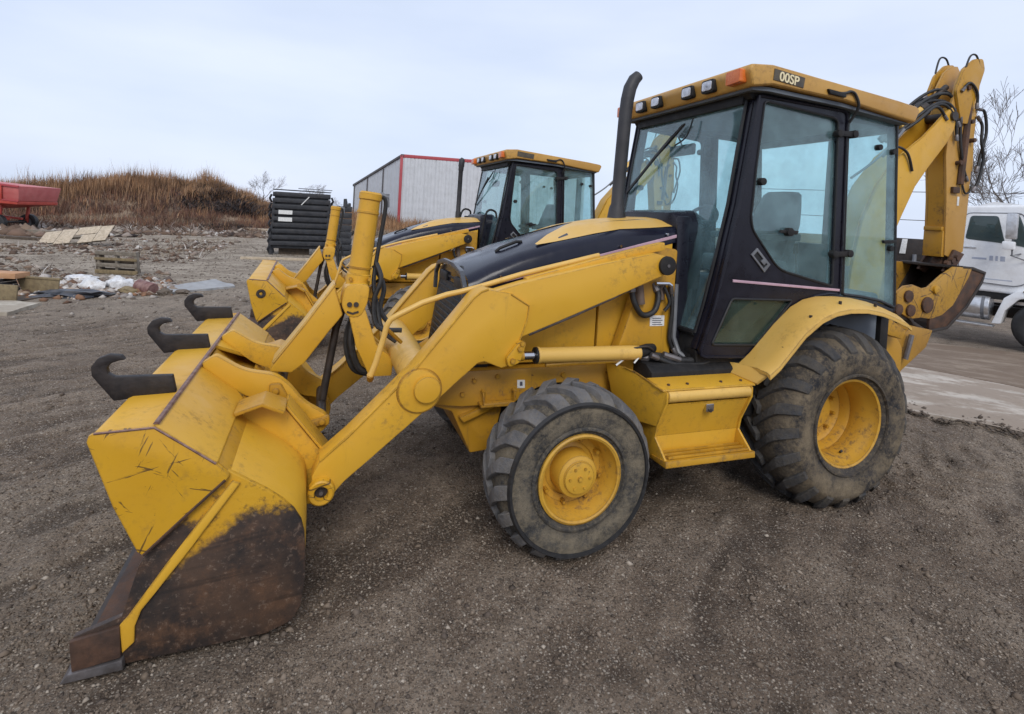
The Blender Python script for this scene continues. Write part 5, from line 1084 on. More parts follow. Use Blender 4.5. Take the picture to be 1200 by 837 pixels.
def foot(r, N):
    u = r.uniform(-6, 22, N); w = -3.2 + 4.0 * r.random(N) ** .6; return uw(u, w)
def yardweed(r, N):
    x = r.uniform(6.5, 16, N); y = r.uniform(-27, -10.5, N); k = vn(x * .45, y * .45, 77) > .08; return x[k], y[k]
blades('dry_grass', 30000, crest, .25, 1.0, .035, M['dry_grass'], 11, .16)
blades('dry_brush', 42000, face, .12, .55, .035, M['brush'], 12, .35)
blades('dry_grass', 2600, face, .35, .95, .03, M['dry_grass'], 15, .2)
blades('dry_grass', 14000, flat, .25, .8, .035, M['dry_grass'], 13, .22)
blades('dry_weeds', 7000, foot, .08, .38, .03, M['pale_weeds'], 14, .5)
blades('dry_weeds', 6000, yardweed, .04, .18, .018, M['pale_weeds'], 16, .6)
# sprays of thin stems standing clear of the crest
def tall(r, N):
    u = r.uniform(-3, 12.5, N); w = r.uniform(3.5, 9, N); return uw(u, w)
blades('tall_stems', 2200, tall, .6, 1.4, .022, M['dry_grass'], 17, .10)
# dark tangle of brush and scrap dumped on the bank
M['dark_scrap'] = island_mat('dark_scrap', [(0.018, 0.018, 0.022), (0.04, 0.037, 0.04), (0.075, 0.06, 0.055), (0.03, 0.03, 0.036), (0.15, 0.125, 0.115)], .8)
def scrap(r, N):
    u = r.normal(11.8, 1.35, N); w = r.uniform(2.6, 7.0, N); return uw(u, w)
blades('dark_tangle', 4200, scrap, .12, .7, .08, M['dark_scrap'], 18, 1.1)
def scrap2(r, N):
    u = np.where(r.random(N) < .5, r.normal(11.4, .9, N), r.normal(16.5, 2.2, N)); w = np.where(u < 14, r.uniform(-1.9, -.8, N), r.uniform(-2.2, -.6, N)); return uw(u, w)
blades('dark_tangle', 2200, scrap2, .06, .30, .09, M['dark_scrap'], 19, 1.4)

# scraps, sticks and clutter along the foot of the bank and round the rubbish
M['clutter'] = island_mat('yard_clutter', [(0.05, 0.035, 0.028), (0.13, 0.085, 0.06), (0.20, 0.14, 0.10), (0.09, 0.06, 0.045), (0.36, 0.31, 0.26), (0.16, 0.10, 0.07), (0.55, 0.52, 0.48)], .9)
def clut1(r, N):
    x = r.uniform(4, 17, N); y = -31 + (x - 4) * .12 + r.normal(0, 1.1, N); return x, y
def clut2(r, N):
    x = r.uniform(7, 16, N); y = -10.5 - 14 * r.random(N) ** 1.2; k = vn(x * .5, y * .5, 71) > -.05; return x[k], y[k]
def clut3(r, N):
    x = r.normal(15.8, 1.6, N); y = -25.4 + r.normal(0, .6, N); return x, y
scatter_stones('clutter', 2200, M['clutter'], .05, .36, clut1, 21)
scatter_stones('clutter', 2600, M['clutter'], .03, .17, clut2, 22)
scatter_stones('clutter', 700, M['clutter'], .10, .5, clut3, 23)
blades('dead_sticks', 1400, clut1, .1, .5, .05, M['clutter'], 24, 1.6)
blades('dead_sticks', 1100, clut2, .05, .28, .03, M['clutter'], 25, 1.6)

# planks and boards left lying near the foot of the bank
def board(name, c, L, w, th, rz, mat, label, cat, group=None, rx=0, ry=0, lift=0):
    mb = MB(); mb.box(-L / 2, L / 2, -w / 2, w / 2, 0, th); o = mb.build(name, mat, None, .006); o.location = (c[0], c[1], gz(*c) + lift); o.rotation_euler = (rx, ry, rz); return tag(o, label, cat, group)
vy = math.radians(-20)
board('timber_beam', (7.6, -33.3), 3.0, .22, .2, vy * .8, 'wood_pale', 'pale long beam lying at the foot of the bank beside the black rack', 'timber', 'timbers lying by the bank')
board('timber_beam', (7.2, -31.8), 2.6, .25, .16, vy, 'wood_grey', 'grey weathered beam lying just in front of the pale one', 'timber', 'timbers lying by the bank')
board('timber_beam', (4.6, -16.6), 2.6, .10, .09, math.radians(-2), 'wood_pale', 'thin pale batten on the ground in front of the black rack', 'timber', 'timbers lying by the bank')
board('timber_beam', (15.2, -25.2), 3.2, .35, .22, math.radians(-20), 'wood_grey', 'grey slab of timber under the red grain wagon', 'timber', 'timbers lying by the bank')
board('timber_beam', (14.6, -22.6), 3.4, .4, .10, math.radians(-22), 'wood_dark', 'dark wide board lying in front of the red grain wagon', 'timber', 'timbers lying by the bank')
# broken wall panel, studs and sheets, propped on the rubbish
pa = empty('wall_panel', (11.75, -20.5, gz(11.75, -20.5) + .34), (math.radians(-38), math.radians(9), math.radians(-14)))
tag(pa, 'broken pale wooden panel propped at a slant in front of the bank', 'panel')
for k, (x0, x1, y0, y1) in enumerate(((-1.15, -.72, -.40, .44), (-.70, .05, -.44, -.02), (-.70, -.22, .02, .46), (.08, .62, -.40, .40), (.64, 1.20, -.36, .30))):
    mb = MB(); mb.box(x0, x1, y0, y1, 0, .02); mb.build('board', 'wood_pale', pa, .003)
for yv in (-.34, .05, .36):
    mb = MB(); mb.box(-1.12, 1.15, yv - .03, yv + .03, -.09, -.001); mb.build('stud', 'wood_grey', pa, .003)

# pallet standing on its edge
pe = empty('wooden_pallet', (8.05, -12.1, gz(8.05, -12.1) - .02), (math.radians(-9), 0, math.radians(-17.5)))
tag(pe, 'weathered wooden pallet standing on edge beside the rubbish', 'pallet')
for k, z in enumerate((.03, .20, .37, .50)):
    mb = MB(); mb.box(-.50, .50 - .03 * (k % 2), -.012, .012, z, z + (.095 if k != 2 else .06)); mb.build('slat', 'wood_grey' if k % 2 else 'wood_tan', pe, .003)
for xv in (-.46, .0, .42):
    mb = MB(); mb.box(xv - .03, xv + .03, -.115, -.013, .02, .585); mb.build('stringer', 'wood_grey', pe, .003)
for k, z in enumerate((.04, .24, .46)):
    mb = MB(); mb.box(-.49, .49, -.14, -.116, z, z + .10); mb.build('slat', 'wood_dark', pe, .003)
mb = MB(); mb.box(.36, .49, -.15, -.02, .05, .58); mb.build('side_board', 'wood_dark', pe, .004)

# open chest at the left edge
ch = empty('feed_trough', (8.62, -8.62, gz(8.6, -8.6) - .01), (0, 0, math.radians(-25)))
tag(ch, 'tan wooden trough with a dark corrugated front, beside the rubbish heap', 'trough')
mb = MB(); mb.prism([(-.42, 0), (.28, 0), (.44, .30), (-.44, .30)], -.50, -.475); mb.build('end_board', 'wood_tan', ch, .004)
mb = MB(); mb.prism([(-.42, 0), (.28, 0), (.44, .30), (-.44, .30)], .28, .305); mb.build('end_board', 'wood_tan', ch, .004)
for k in range(5):
    mb = MB(); z = .01 + k * .058; x = .29 + .16 * z / .3; mb.prism([(x, z), (x + .025, z + .01), (x + .05, z + .045), (x + .03, z + .056)], -.47, .28); mb.build('front_slat', 'black_poly', ch, .003)
mb = MB(); mb.strip([(-.42, .01), (.28, .01)], .02, -.474, .279); mb.build('bottom', 'wood_dark', ch)
mb = MB(); mb.strip([(-.46, .30), (.46, .30)], .035, -.53, -.46); mb.build('rim_board', 'wood_tan', ch, .004)
# orange slab lying on it
board('foam_block', (8.92, -9.15), .55, .35, .10, math.radians(-15), plain('orange_foam', (0.42, 0.22, 0.11), (0.5, 0.28, 0.15), .8, 0, 8, .3), 'dull orange block lying behind the tan trough', 'block', None, 0, 0, .30)
# rubbish
def lump(name, c, r, mat, label, cat, group=None, sx=(1, 1, .6), seed=0, par=None, rough=.25):
    bm = bmesh.new(); bmesh.ops.create_icosphere(bm, subdivisions=3, radius=1)
    from mathutils import noise as mn
    for v in bm.verts:
        n = mn.noise(v.co * 1.7 + Vector((seed * 3.1, seed, 0))) * rough * 2 + mn.noise(v.co * 4.5 + Vector((seed, 0, 7))) * rough
        v.co = v.co * (1 + n); v.co = Vector((v.co.x * sx[0], v.co.y * sx[1], v.co.z * sx[2])) * r
    me = bpy.data.meshes.new(name); bm.to_mesh(me); bm.free(); me.materials.append(M[mat] if isinstance(mat, str) else mat)
    me.polygons.foreach_set('use_smooth', [True] * len(me.polygons)); me.set_sharp_from_angle(angle=math.radians(50))
    o = bpy.data.objects.new(name, me); COL.objects.link(o); o.location = (c[0], c[1], gz(c[0], c[1]) + (c[2] if len(c) > 2 else r * sx[2] * .5)); return tag(o, label, cat, group)
RB = 'rubbish bags in the heap'
lump('rubbish_bag', (7.70, -9.55), .21, 'white_bag', 'greenish white torn bag nearest the tan trough', 'bag', RB, (1.1, .8, .75), 1)
lump('rubbish_bag', (7.30, -9.75), .22, 'white_bag', 'bright white torn bag in the middle of the rubbish heap', 'bag', RB, (1, .9, .8), 2)
lump('rubbish_bag', (8.35, -10.9), .20, 'white_bag', 'flat white bag behind the tan trough', 'bag', RB, (1.4, 1, .45), 3)
lump('rubbish_bag', (7.05, -9.35), .14, 'white_bag', 'small crumpled white bag beside the rusty pink drum', 'bag', RB, (1.3, .7, .5), 4)
lump('rock', (6.32, -9.0), .12, 'yard_stone', 'pale round stone at the end of the rubbish heap', 'stone', 'stones by the heap', (1.1, .9, .75), 5)
lump('rock', (6.05, -9.15), .09, 'yard_stone', 'small flat pale stone beside the larger one', 'stone', 'stones by the heap', (1.4, .9, .6), 6)
lump('tarpaulin', (7.75, -8.75), .42, 'tarp', 'crumpled dark tarpaulin spread in front of the rubbish heap', 'tarpaulin', None, (1.35, .55, .20), 7, None, .35)
lump('cardboard_box', (7.0, -9.25), .14, 'wood_tan', 'squashed brown carton between the bags and the rusty drum', 'carton', None, (1.5, .8, .5), 8)
dr = MB(); dr.lathe([(.0, -.20), (.12, -.20), (.135, -.18), (.13, -.07), (.137, -.06), (.137, -.05), (.13, -.04), (.13, .05), (.137, .06), (.13, .08), (.135, .19), (.12, .20), (0, .19)], (0, 0, 0), 24, 'x'); o = dr.build('drum', 'pink_brown', None, 0, 40)
o.location = (6.72, -9.25, gz(6.72, -9.25) + .12); o.rotation_euler = (.2, -.12, math.radians(-38)); tag(o, 'rusty pink drum lying on its side at the end of the rubbish', 'drum')
# concrete pieces
o = slab('concrete_slab', [(9.2, -7.1), (7.95, -6.9), (7.82, -7.75), (9.2, -8.3)], .10, 'slab_pale', 14, .05, .06, 3); tag(o, 'sandy concrete slab lying at the left edge in front of the trough', 'slab', 'concrete slabs in the dirt')
o = slab('concrete_slab', [(6.35, -9.0), (5.2, -10.1), (5.75, -11.2), (6.5, -10.0)], .08, plain('bluish_slab', (0.27, 0.275, 0.28), (0.36, 0.36, 0.36), .8, 0, 5, .3, 30, .5, (0.20, 0.17, 0.14)), 14, .04, .08, 5); tag(o, 'bluish grey concrete slab beyond the hooks of the bucket', 'slab', 'concrete slabs in the dirt')

# ------------------------------------------------------------------ rack of black crates
rk = empty('crate_rack', (4.12, -18.65, gz(4.12, -18.65) - .05), (0, 0, math.radians(2)))
tag(rk, 'tall stack of black crates on a rack with two white labels on its face', 'crate rack')
for k in range(9):
    z = .42 + k * .232
    mb = MB(); w = 1.02 - .02 * (k % 2) + random.uniform(-.02, .02)
    mb.prism([(-w, z), (w, z), (w, z + .15), (-w, z + .17)], -.02, .05); mb.build('slat', 'black_poly', rk, .006)
    mb = MB(); mb.box(-w * .98, w * .98, -.9, -.86, z, z + .16); mb.build('slat', 'black_poly', rk, .006)
for x in (-1.0, 1.0):
    for y in (-.02, -.88):
        mb = MB(); P = [(x + random.uniform(-.05, .05), y, .02 + .3 * i) for i in range(8)]; mb.tube(P, [.075, .06, .075, .055, .07, .06, .07, .05], 6); mb.build('post', 'black_poly', rk)
    for k in range(9):
        mb = MB(); z = .40 + k * .232; mb.box(x - .025, x + .025, -.86, -.03, z, z + .17); mb.build('side_slat', 'black_poly', rk, .004)
    for k in range(7):
        mb = MB(); z = .12 + k * .32; xx = x * 1.06; mb.tube([(xx, -.1, z), (xx + .06 * x, .02, z + .14), (xx, .05, z + .28)], .04, 6); mb.build('loop', 'black_poly', rk)
mb = MB(); mb.box(-.96, .96, -.84, -.06, .42, 2.44); mb.build('crate_stack', 'black_poly', rk, .03)
mb = MB(); mb.box(-1.0, 1.0, -.86, -.06, .3, .40); mb.build('shelf', 'black_poly', rk, .006)
mb = MB(); mb.box(-.35, .75, -.6, -.3, .0, .38); mb.build('pallet_block', 'wood_dark', rk, .01)
mb = MB(); mb.box(-1.04, 1.04, -.9, .02, 2.51, 2.535); mb.build('lid', 'black_poly', rk, .005)
for z in (1.60, 1.33):
    mb = MB(); mb.box(.32, .80, .051, .057, z, z + .15); mb.build('label', 'white_label', rk)
mb = MB(); mb.tube([(-.25, .07, 2.30), (.02, .08, 1.98)], .02, 6); mb.build('strap', 'white_label', rk)
mb = MB(); mb.box(-1.1, .15, -.5, -.46, 2.60, 2.63); mb.build('top_rail', 'grey_trim', rk)
cn = empty('crate_column', (2.52, -18.75, gz(2.52, -18.75) - .05), (0, 0, math.radians(2)))
tag(cn, 'narrow column of black crates standing beside the wide rack', 'crate column')
for k in range(8):
    mb = MB(); z = .05 + k * .25; w = .30 - .02 * k * .5; mb.prism(rounded([(-w, z), (w, z), (w * 1.05, z + .22), (-w * 1.05, z + .22)], .02), -.55, .05); mb.build('crate', 'black_poly', cn, .012)
mb = MB(); mb.tube([(0, 0, 2.0), (.03, 0, 2.32)], [.10, .06], 6); mb.tube([(-.14, -.2, 1.95), (-.16, -.2, 2.16)], [.08, .05], 6); mb.build('post_end', 'black_poly', cn)

# ------------------------------------------------------------------ red grain wagon
wg = empty('grain_wagon', (17.75, -27.5, gz(17.75, -27.5) + .12), (0, math.radians(-4.5), math.radians(-15)))
tag(wg, 'red gravity grain wagon with slanted sides at the left edge', 'wagon')
L = 2.35
mb = MB(); mb.loft([[(-L, -1.1, 1.45), (L, -1.1, 1.42), (L, 1.1, 1.42), (-L, 1.1, 1.45)], [(-L - .02, -1.22, 2.10), (L + .02, -1.22, 2.02), (L + .02, 1.22, 2.02), (-L - .02, 1.22, 2.10)]]); mb.build('upper_box', 'red_top', wg, .02)
mb = MB(); mb.loft([[(-L * .45, -.35, .98), (L * .55, -.35, .98), (L * .55, .35, .98), (-L * .45, .35, .98)], [(-L, -1.14, 1.30), (L * .95, -1.14, 1.12), (L * .95, 1.14, 1.12), (-L, 1.14, 1.30)], [(-L, -1.16, 1.44), (L, -1.16, 1.41), (L, 1.16, 1.41), (-L, 1.16, 1.44)]]); mb.build('hopper', 'red_paint', wg, .015)
for z0, z1, w in ((1.415, 1.455, 1.18), (2.03, 2.12, 1.26)):
    mb = MB(); mb.box(-L - .04, L + .04, w - .05, w, z0, z1); mb.build('rib', 'red_trim', wg, .006)
for xv in (-1.7, -.6, .55, 1.7):
    mb = MB(); mb.strip([(1.24, 2.05), (1.13, 1.42)], .05, xv - .035, xv + .035, 'x'); mb.build('stake', 'red_paint', wg, .005)
for xv in (-1.4, 1.35):
    for yv in (-.75, .75):
        mb = MB(); mb.box(xv - .05, xv + .05, yv - .05, yv + .05, .35, 1.2); mb.build('leg', 'red_paint', wg, .006)
        wh = empty('wheel', (xv, yv * 1.15, .38), (0, 0, 0), wg)
        mb = MB(); mb.lathe([(.20, -.10), (.30, -.12), (.37, -.10), (.385, 0), (.37, .10), (.30, .12), (.20, .10)], (0, 0, 0), 28, close=True); mb.build('tyre', 'hose', wh)
        mb = MB(); mb.lathe([(0, -.03), (.19, -.03), (.205, -.08), (.205, .08), (.19, .06), (.08, .05), (0, .08)], (0, 0, 0), 24); mb.build('rim', 'grey_trim', wh)
    mb = MB(); mb.tube([(xv, -.75, .40), (xv, .75, .40)], .05, 8); mb.build('axle', 'dark_steel', wg)
mb = MB(); mb.box(-1.5, 1.45, -.4, -.3, .50, .60); mb.box(-1.5, 1.45, .3, .4, .50, .60); mb.build('chassis', 'red_paint', wg, .006)
for a, b in (((-1.35, .75, .40), (-.3, .5, 1.05)), ((1.3, .75, .40), (.3, .5, 1.05)), ((-.6, .8, .55), (-1.3, .8, 1.25)), ((.6, .8, .55), (1.3, .8, 1.15))):
    mb = MB(); mb.tube([a, b], .035, 6); mb.build('brace', 'red_paint', wg)
mb = MB(); mb.box(.55, .68, .95, 1.05, .05, 1.1); mb.build('prop', 'wood_grey', wg, .006)

# ------------------------------------------------------------------ grey metal shed
sh = empty('metal_shed', (-2.98, -43.9, gz(-3, -43.9)), (0, 0, 0))
tag(sh, 'grey sheet metal shed with red trim along its roof line', 'shed')
wd = Vector((-.985, .17)); wd.normalize(); bd = Vector((-.06, -1.0)); bd = Vector((.245, -.97)); HF = 6.05; H2 = 5.95
ang = math.atan2(wd.y, wd.x)
fr_ = empty('front_wall', (0, 0, 0), (0, 0, ang), sh)
NP = 18
for k in range(NP):
    x0 = k * .915; h = HF + (H2 - HF) * k / NP
    prof = [(x0, 0), (x0 + .12, 0), (x0 + .15, .035), (x0 + .20, .035), (x0 + .23, 0), (x0 + .44, 0), (x0 + .46, .018), (x0 + .49, .018), (x0 + .51, 0), (x0 + .70, 0), (x0 + .72, .018), (x0 + .75, .018), (x0 + .77, 0), (x0 + .913, 0)]
    mb = MB(); mb.strip(prof, .006, -.1, h, 'z'); p = mb.build('panel', 'metal_wall', fr_, 0, 20)
mb = MB(); mb.box(-.12, NP * .915, -.02, .12, HF - .22, HF + .06); mb.build('roof_trim', 'red_trim', sh, .01).rotation_euler = (0, 0, ang)
mb = MB(); mb.box(-.14, .10, -.10, .125, -.1, HF - .02); mb.build('corner_trim', 'red_trim', sh, .01).rotation_euler = (0, 0, ang)
# side wall runs back under the falling roof
sa = math.atan2(bd.y, bd.x); DL = 13.0
sd_ = empty('side_wall', (0, 0, 0), (0, 0, sa), sh)
for k in range(14):
    x0 = .12 + k * .92; h0, h1 = HF - .1 - 2.4 * x0 / DL, HF - .1 - 2.4 * (x0 + .91) / DL
    mb = MB(); mb.prism([(x0, -.1), (x0 + .91, -.1), (x0 + .91, h1), (x0, h0)], -.03, 0); mb.prism([(x0 + .4, -.1), (x0 + .5, -.1), (x0 + .5, h1 - .02), (x0 + .4, h0 - .1)], -.055, -.031); mb.prism([(x0 + .4, -.1), (x0 + .5, -.1), (x0 + .5, h1 - .02), (x0 + .4, h0 - .1)], .001, .03); mb.build('panel', 'metal_wall', sd_, 0)
mb = MB(); mb.prism([(-.1, HF - .16), (DL, HF - 2.56), (DL, HF - 2.34), (-.1, HF + .06)], -.14, .10); mb.build('eave_trim', 'dark_trim', sd_, .01)
for xv in (4.3, 8.6, 12.6):
    mb = MB(); mb.box(xv - .12, xv + .12, -.09, .06, -.1, HF - .2 - 2.4 * xv / DL); mb.build('post', 'dark_trim', sd_, .01)
# roof sheet and far walls
mb = MB(); v = [Vector((0, 0, HF + .02)), Vector((wd.x * NP * .915, wd.y * NP * .915, H2 + .02)), Vector((wd.x * NP * .915 + bd.x * DL, wd.y * NP * .915 + bd.y * DL, H2 - 2.38)), Vector((bd.x * DL, bd.y * DL, HF - 2.38))]
mb.add([tuple(p) for p in v] + [tuple(p + Vector((0, 0, .05))) for p in v], [(0, 1, 2, 3), (7, 6, 5, 4), (0, 4, 5, 1), (1, 5, 6, 2), (2, 6, 7, 3), (3, 7, 4, 0)]); mb.build('roof', 'metal_wall', sh)

# ------------------------------------------------------------------ white truck, right edge
tk = empty('semi_truck'); tag(tk, 'white semi truck cab with a dark side window parked at the right edge', 'truck')
# local axes: x forward, side facing the camera is -y
CABP = [(-1.55, 1.15), (-1.60, 2.2), (-1.52, 2.92), (-1.38, 3.02), (-.30, 3.06), (.02, 2.86), (.30, 2.24), (.42, 2.05), (.42, 1.25), (.05, 1.15)]
mb = MB(); mb.loft([[(x, -1.05, z) for x, z in CABP], [(x, 1.05, z) for x, z in CABP]]); cb = mb.build('cab', 'truck_white', tk, .06, 40, 3)
mb = MB(); mb.prism([(.42, 1.0), (.42, 2.06), (1.9, 1.72), (2.05, 1.5), (2.05, .62), (1.0, .62), (.6, .95)], -.72, .72); mb.build('hood', 'truck_white', tk, .06, 40, 3)
DR = rounded([(-1.40, 1.36), (-1.46, 2.2), (-1.36, 2.86), (-.42, 2.88), (-.12, 2.18), (-.20, 1.46), (-.42, 1.32)], [.08, .05, .12, .08, .05, .1, .1])
mb = MB(); mb.prism(DR, -1.075, -1.045); dd = mb.build('door', 'truck_white', tk, .008)
mb = MB(); P = [(x, -1.073, z) for x, z in DR]; P.append(P[0]); mb.tube(P, .010, 6); mb.build('door_seal', 'grey_trim', dd)
wn_ = rounded([(-1.34, 2.28), (-1.27, 2.80), (-.80, 2.81), (-.66, 2.22)], .06)
mb = MB(); mb.prism(wn_, -1.084, -1.07); mb.build('side_window', 'truck_glass', dd, .004); mb = MB(); mb.prism([(p[0], p[1]) for p in wn_], -1.068, -1.0661); 
qn = rounded([(-.52, 2.20), (-.64, 2.78), (-.46, 2.83), (-.22, 2.14)], .04)
mb = MB(); mb.prism(qn, -1.084, -1.07); mb.build('vent_window', 'truck_glass', dd, .004)
mb = MB(); mb.box(-1.36, -1.14, -1.095, -1.075, 2.08, 2.115); mb.build('door_handle', 'alu', dd, .006)
for k, (x0, x1, z) in enumerate(((-1.20, -.95, 1.865), (-.90, -.84, 1.88), (-.80, -.76, 1.88), (-.72, -.64, 1.88))):
    mb = MB(); mb.box(x0, x1, -1.079, -1.0752, z - (.02 if k == 0 else .045), z + (.02 if k == 0 else .06)); mb.build('lettering', plain('faded_blue_print', (0.30, 0.33, 0.42), (0.4, 0.43, 0.5), .5) if k == 0 else bpy.data.materials['faded_blue_print'], dd)
mb = MB(); mb.box(-1.1, -.5, -1.079, -1.0752, 1.42, 1.44); mb.build('lettering', bpy.data.materials['faded_blue_print'], dd)
mr = empty('mirror', (0, 0, 0), (0, 0, 0), tk)
mb = MB(); mb.box(-.62, -.44, -1.42, -1.26, 2.32, 2.86); mb.build('mirror_housing', 'alu', mr, .03)
mb = MB(); mb.box(-.66, -.46, -1.44, -1.24, 2.10, 2.27); mb.build('mirror_housing', 'truck_white', mr, .03)
mb = MB(); mb.tube([(-.40, -1.07, 2.02), (-.50, -1.34, 1.98), (-.52, -1.34, 2.84), (-.45, -1.07, 2.86)], .016, 6); mb.tube([(-.52, -1.34, 1.98), (-.3, -1.1, 1.88), (.1, -1.07, 2.0)], .014, 6); mb.build('mirror_bracket', 'grey_trim', mr)
# fender, wheel, tank, steps, frame, roof fairing
FZ = [(-.62, .50), (-.56, .80), (-.36, 1.06), (0.0, 1.18), (.36, 1.08), (.62, .82), (.72, .55)]
mb = MB(); mb.prism([(-.78, .48), (-.60, 1.06), (-.40, 1.24), (.1, 1.32), (.9, 1.52), (1.9, 1.50), (1.98, .60), (.72, .55)] + FZ[::-1][1:], -1.18, -.75); mb.build('fender', 'truck_white', tk, .03, 40)
mb = MB(); mb.box(-.30, -.10, -1.195, -1.175, 1.215, 1.25); mb.build('marker_lamp', 'wood_tan', tk, .006)
wh = empty('front_wheel', (.05, -1.0, .52), (0, 0, 0), tk)
mb = MB(); mb.lathe([(.29, -.13), (.34, -.15), (.47, -.14), (.515, -.10), (.52, 0), (.515, .10), (.47, .14), (.34, .15), (.29, .13)], (0, 0, 0), 40, close=True); mb.build('tyre', 'hose', wh, 0, 50)
mb = MB(); mb.lathe([(0, -.06), (.10, -.07), (.11, -.02), (.22, -.02), (.27, -.10), (.30, -.13), (.30, .12), (.2, .1)], (0, 0, 0), 36); mb.build('rim', 'grey_trim', wh, 0, 40)
mb = MB(); mb.tube([(-1.60, -.86, .80), (-.84, -.86, .80)], .28, 28); tn = mb.build('fuel_tank', 'alu', tk, .02, 40)
for xv in (-1.40, -.95):
    mb = MB(); mb.tube([(xv - .03, -.86, .80), (xv + .03, -.86, .80)], .286, 28); mb.build('tank_strap', 'grey_trim', tn)
mb = MB(); mb.box(-1.6, -.75, -1.14, -.9, .40, .44); mb.build('side_step', 'alu', tk, .01)
mb = MB(); mb.box(-4.5, 1.9, -.45, -.32, .58, .82); mb.box(-4.5, 1.9, .32, .45, .58, .82); mb.build('frame_rail', 'dark_steel', tk, .01)
mb = MB(); mb.box(-1.5, .4, -1.0, -.3, 1.0, 1.15); mb.build('floor_pan', 'matte_black', tk, .01)
mb = MB(); mb.tube([(-1.75, -.95, .9), (-1.75, -.95, 3.1), (-1.72, -1.0, 3.25)], .075, 14); mb.build('exhaust_stack', 'alu', tk)
mb = MB(); mb.prism(rounded([(-1.2, 3.02), (-.9, 3.12), (.05, 3.0), (-.28, 3.04)], .02), -1.0, 1.0); mb.build('sun_visor', 'truck_white', tk, .01)
for yv in (-.80, .80):
    for xv in (-3.3, -4.4):
        w2 = empty('rear_wheel', (xv, yv, .52), (0, 0, 0), tk)
        mb = MB(); mb.lathe([(.29, -.25), (.45, -.26), (.515, -.22), (.515, .22), (.45, .26), (.29, .25)], (0, 0, 0), 32, close=True); mb.build('tyre', 'hose', w2)
        mb = MB(); mb.lathe([(0, -.1), (.28, -.1), (.30, -.2), (.30, .2), (.28, .1), (0, .1)], (0, 0, 0), 24); mb.build('rim', 'grey_trim', w2)
tdir = Vector((-.33, .944)); tl_ = Vector((-tdir.y, tdir.x))      # forward, left
wx, wy = -10.52, -2.93
org = Vector((wx, wy)) - tdir * .05 + tl_ * 1.12
tk.rotation_euler = (0, 0, math.atan2(tdir.y, tdir.x)); tk.location = (org.x, org.y, float(hbase(np.array([wx]), np.array([wy]))[0]) - .01)

# ------------------------------------------------------------------ wires and a rusty machine behind the digging arm
# two wires on poles far beyond the yard
pa_, pb_ = Vector((-40.9, -43.7)), Vector((-61.0, -6.0))
for q, lab in ((pa_, 'wooden pole holding the wires, behind the front cab post of the nearest backhoe'), (pb_, 'wooden pole holding the wires, beyond the white truck')):
    p = empty('utility_pole', (q.x, q.y, hz(q.x, q.y))); tag(p, lab, 'pole', 'poles carrying the wires')
    m = MB(); m.tube([(0, 0, -.3), (0, 0, 7.2)], [.14, .10], 10); m.build('post', 'wood_dark', p)
    m = MB(); m.box(-.8, .8, -.05, .05, 6.1, 6.22); m.build('crossarm', 'wood_dark', p)
for z, lab in ((6.35, 'upper of two thin wires crossing the sky behind the digging arm'), (3.75, 'lower of two thin wires crossing the sky behind the digging arm')):
    m = MB(); m.tube([(pa_.x + (pb_.x - pa_.x) * t, pa_.y + (pb_.y - pa_.y) * t, z - 1.1 * 4 * t * (1 - t) * .18) for t in np.linspace(0, 1, 25)], .035, 5); w_ = m.build('overhead_wire', 'dark_trim', None, 0, 60); tag(w_, lab, 'wire', 'wires behind the yard')
rc = empty('rusty_machine', (-14.6, -8.3, float(hbase(np.array([-14.6]), np.array([-8.3]))[0]) - .05), (0, 0, math.radians(118)))
rc.scale = (1.15, 1.15, 1.22); tag(rc, 'dark rusty machine with two pale brackets standing behind the digging bucket', 'machine')
mb = MB(); mb.prism(rounded([(-1.1, .30), (1.0, .30), (1.0, 1.30), (.6, 1.55), (-.8, 1.55), (-1.1, 1.2)], .08), -.5, .5); mb.build('body', 'rust', rc, .02)
mb = MB(); mb.box(-1.0, .95, -.54, -.50, 1.25, 1.90); mb.build('hopper', 'dark_steel', rc, .02)
for xv in (-.75, -.30, .35):
    mb = MB(); mb.prism([(xv, 1.50), (xv + .14, 1.50), (xv + .17, 1.88), (xv + .05, 1.88)], -.58, -.545); mb.build('bracket', 'white_label', rc, .006)
for xv in (-.8, .7):
    mb = MB(); mb.tube([(xv, -.45, .30), (xv, .45, .30)], .32, 20); mb.build('roller', 'dark_steel', rc)
mb = MB(); mb.tube([(.05, -.56, 1.5), (.05, -.6, .9), (.2, -.6, .6)], .05, 8); mb.build('pipe', 'grey_trim', rc)

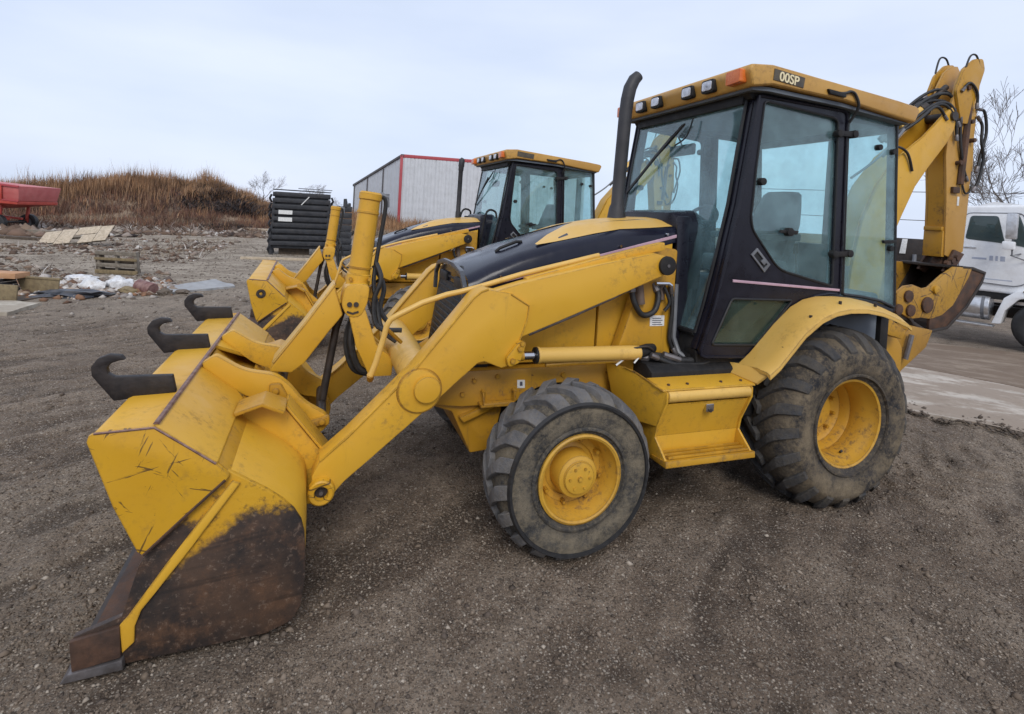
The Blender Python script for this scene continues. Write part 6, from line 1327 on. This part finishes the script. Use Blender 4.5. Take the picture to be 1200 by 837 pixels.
# ------------------------------------------------------------------ bare trees
def bare_tree(loc, H, seed, label, group='bare trees beyond the yard', r0=None, depth=5, spread=.5, name='bare_tree', lean=(0, 0)):
    rr = random.Random(seed); root = empty(name, loc); tag(root, label, 'tree', group)
    tm, cm = MB(), MB(); r0 = r0 or H * .018
    def grow(p, d, L, r, lv):
        n = 4; P = [p]; dd = d.copy()
        for i in range(n):
            dd = (dd + Vector((rr.gauss(0, .10), rr.gauss(0, .10), rr.gauss(.02, .06)))).normalized(); P.append(P[-1] + dd * (L / n))
        rad = [max(r * (1 - .42 * i / n), .006 if H > 5 else .004) for i in range(n + 1)]
        (tm if lv == 0 else cm).tube(P, rad, 7 if lv == 0 else (5 if lv < 3 else 3), cap=False)
        if lv >= depth: return
        nk = rr.choice((2, 3, 3)) if lv else 4
        for k in range(nk + (1 if lv > 1 else 0)):
            t = rr.uniform(.35, 1.0) if k else 1.0; i = min(int(t * n), n - 1); q = P[i] + (P[i + 1] - P[i]) * (t * n - i) if t < 1 else P[-1]
            a = rr.random() * 2 * PI; ax = dd.orthogonal(); ax.rotate(Matrix.Rotation(a, 3, dd)); nd = (dd + ax * rr.uniform(.35, 1.0) * spread * 1.6).normalized()
            if lv >= 2: nd = (nd + Vector((0, 0, .10))).normalized()
            grow(q, nd, L * rr.uniform(.58, .82), rad[i] * rr.uniform(.42, .6), lv + 1)
    grow(Vector((0, 0, -.2)), Vector((lean[0], lean[1], 1)).normalized(), H * .34, r0, 0)
    tm.build('trunk', 'bark', root, 0, 80); cm.build('crown', 'bark', root, 0, 80); return root
bare_tree((-21.0, -8.7, hz(-21, -8.7)), 8.6, 3, 'tallest bare tree rising behind the white truck', depth=6, spread=.36, r0=.15)
bare_tree((-25.0, -6.5, hz(-25, -6.5)), 8.0, 5, 'bare tree at the far right edge behind the truck', depth=6, spread=.6, r0=.16)
u, w = 14.6, 8; x, y = uw(u, w); bare_tree((x, y, gz(x, y)), 3.3, 11, 'thin bare sapling on the end of the bank left of the black rack', depth=5, spread=.38, r0=.07, name='sapling')
x, y = uw(18.9, 10); bare_tree((x, y, gz(x, y)), 3.0, 13, 'small round bare bush seen over the top of the black rack', depth=6, spread=.7, r0=.085, name='bare_bush')
x, y = uw(20.6, 11); bare_tree((x, y, gz(x, y)), 2.3, 17, 'low bare bush right of the one above the black rack', depth=5, spread=.7, r0=.07, name='bare_bush')
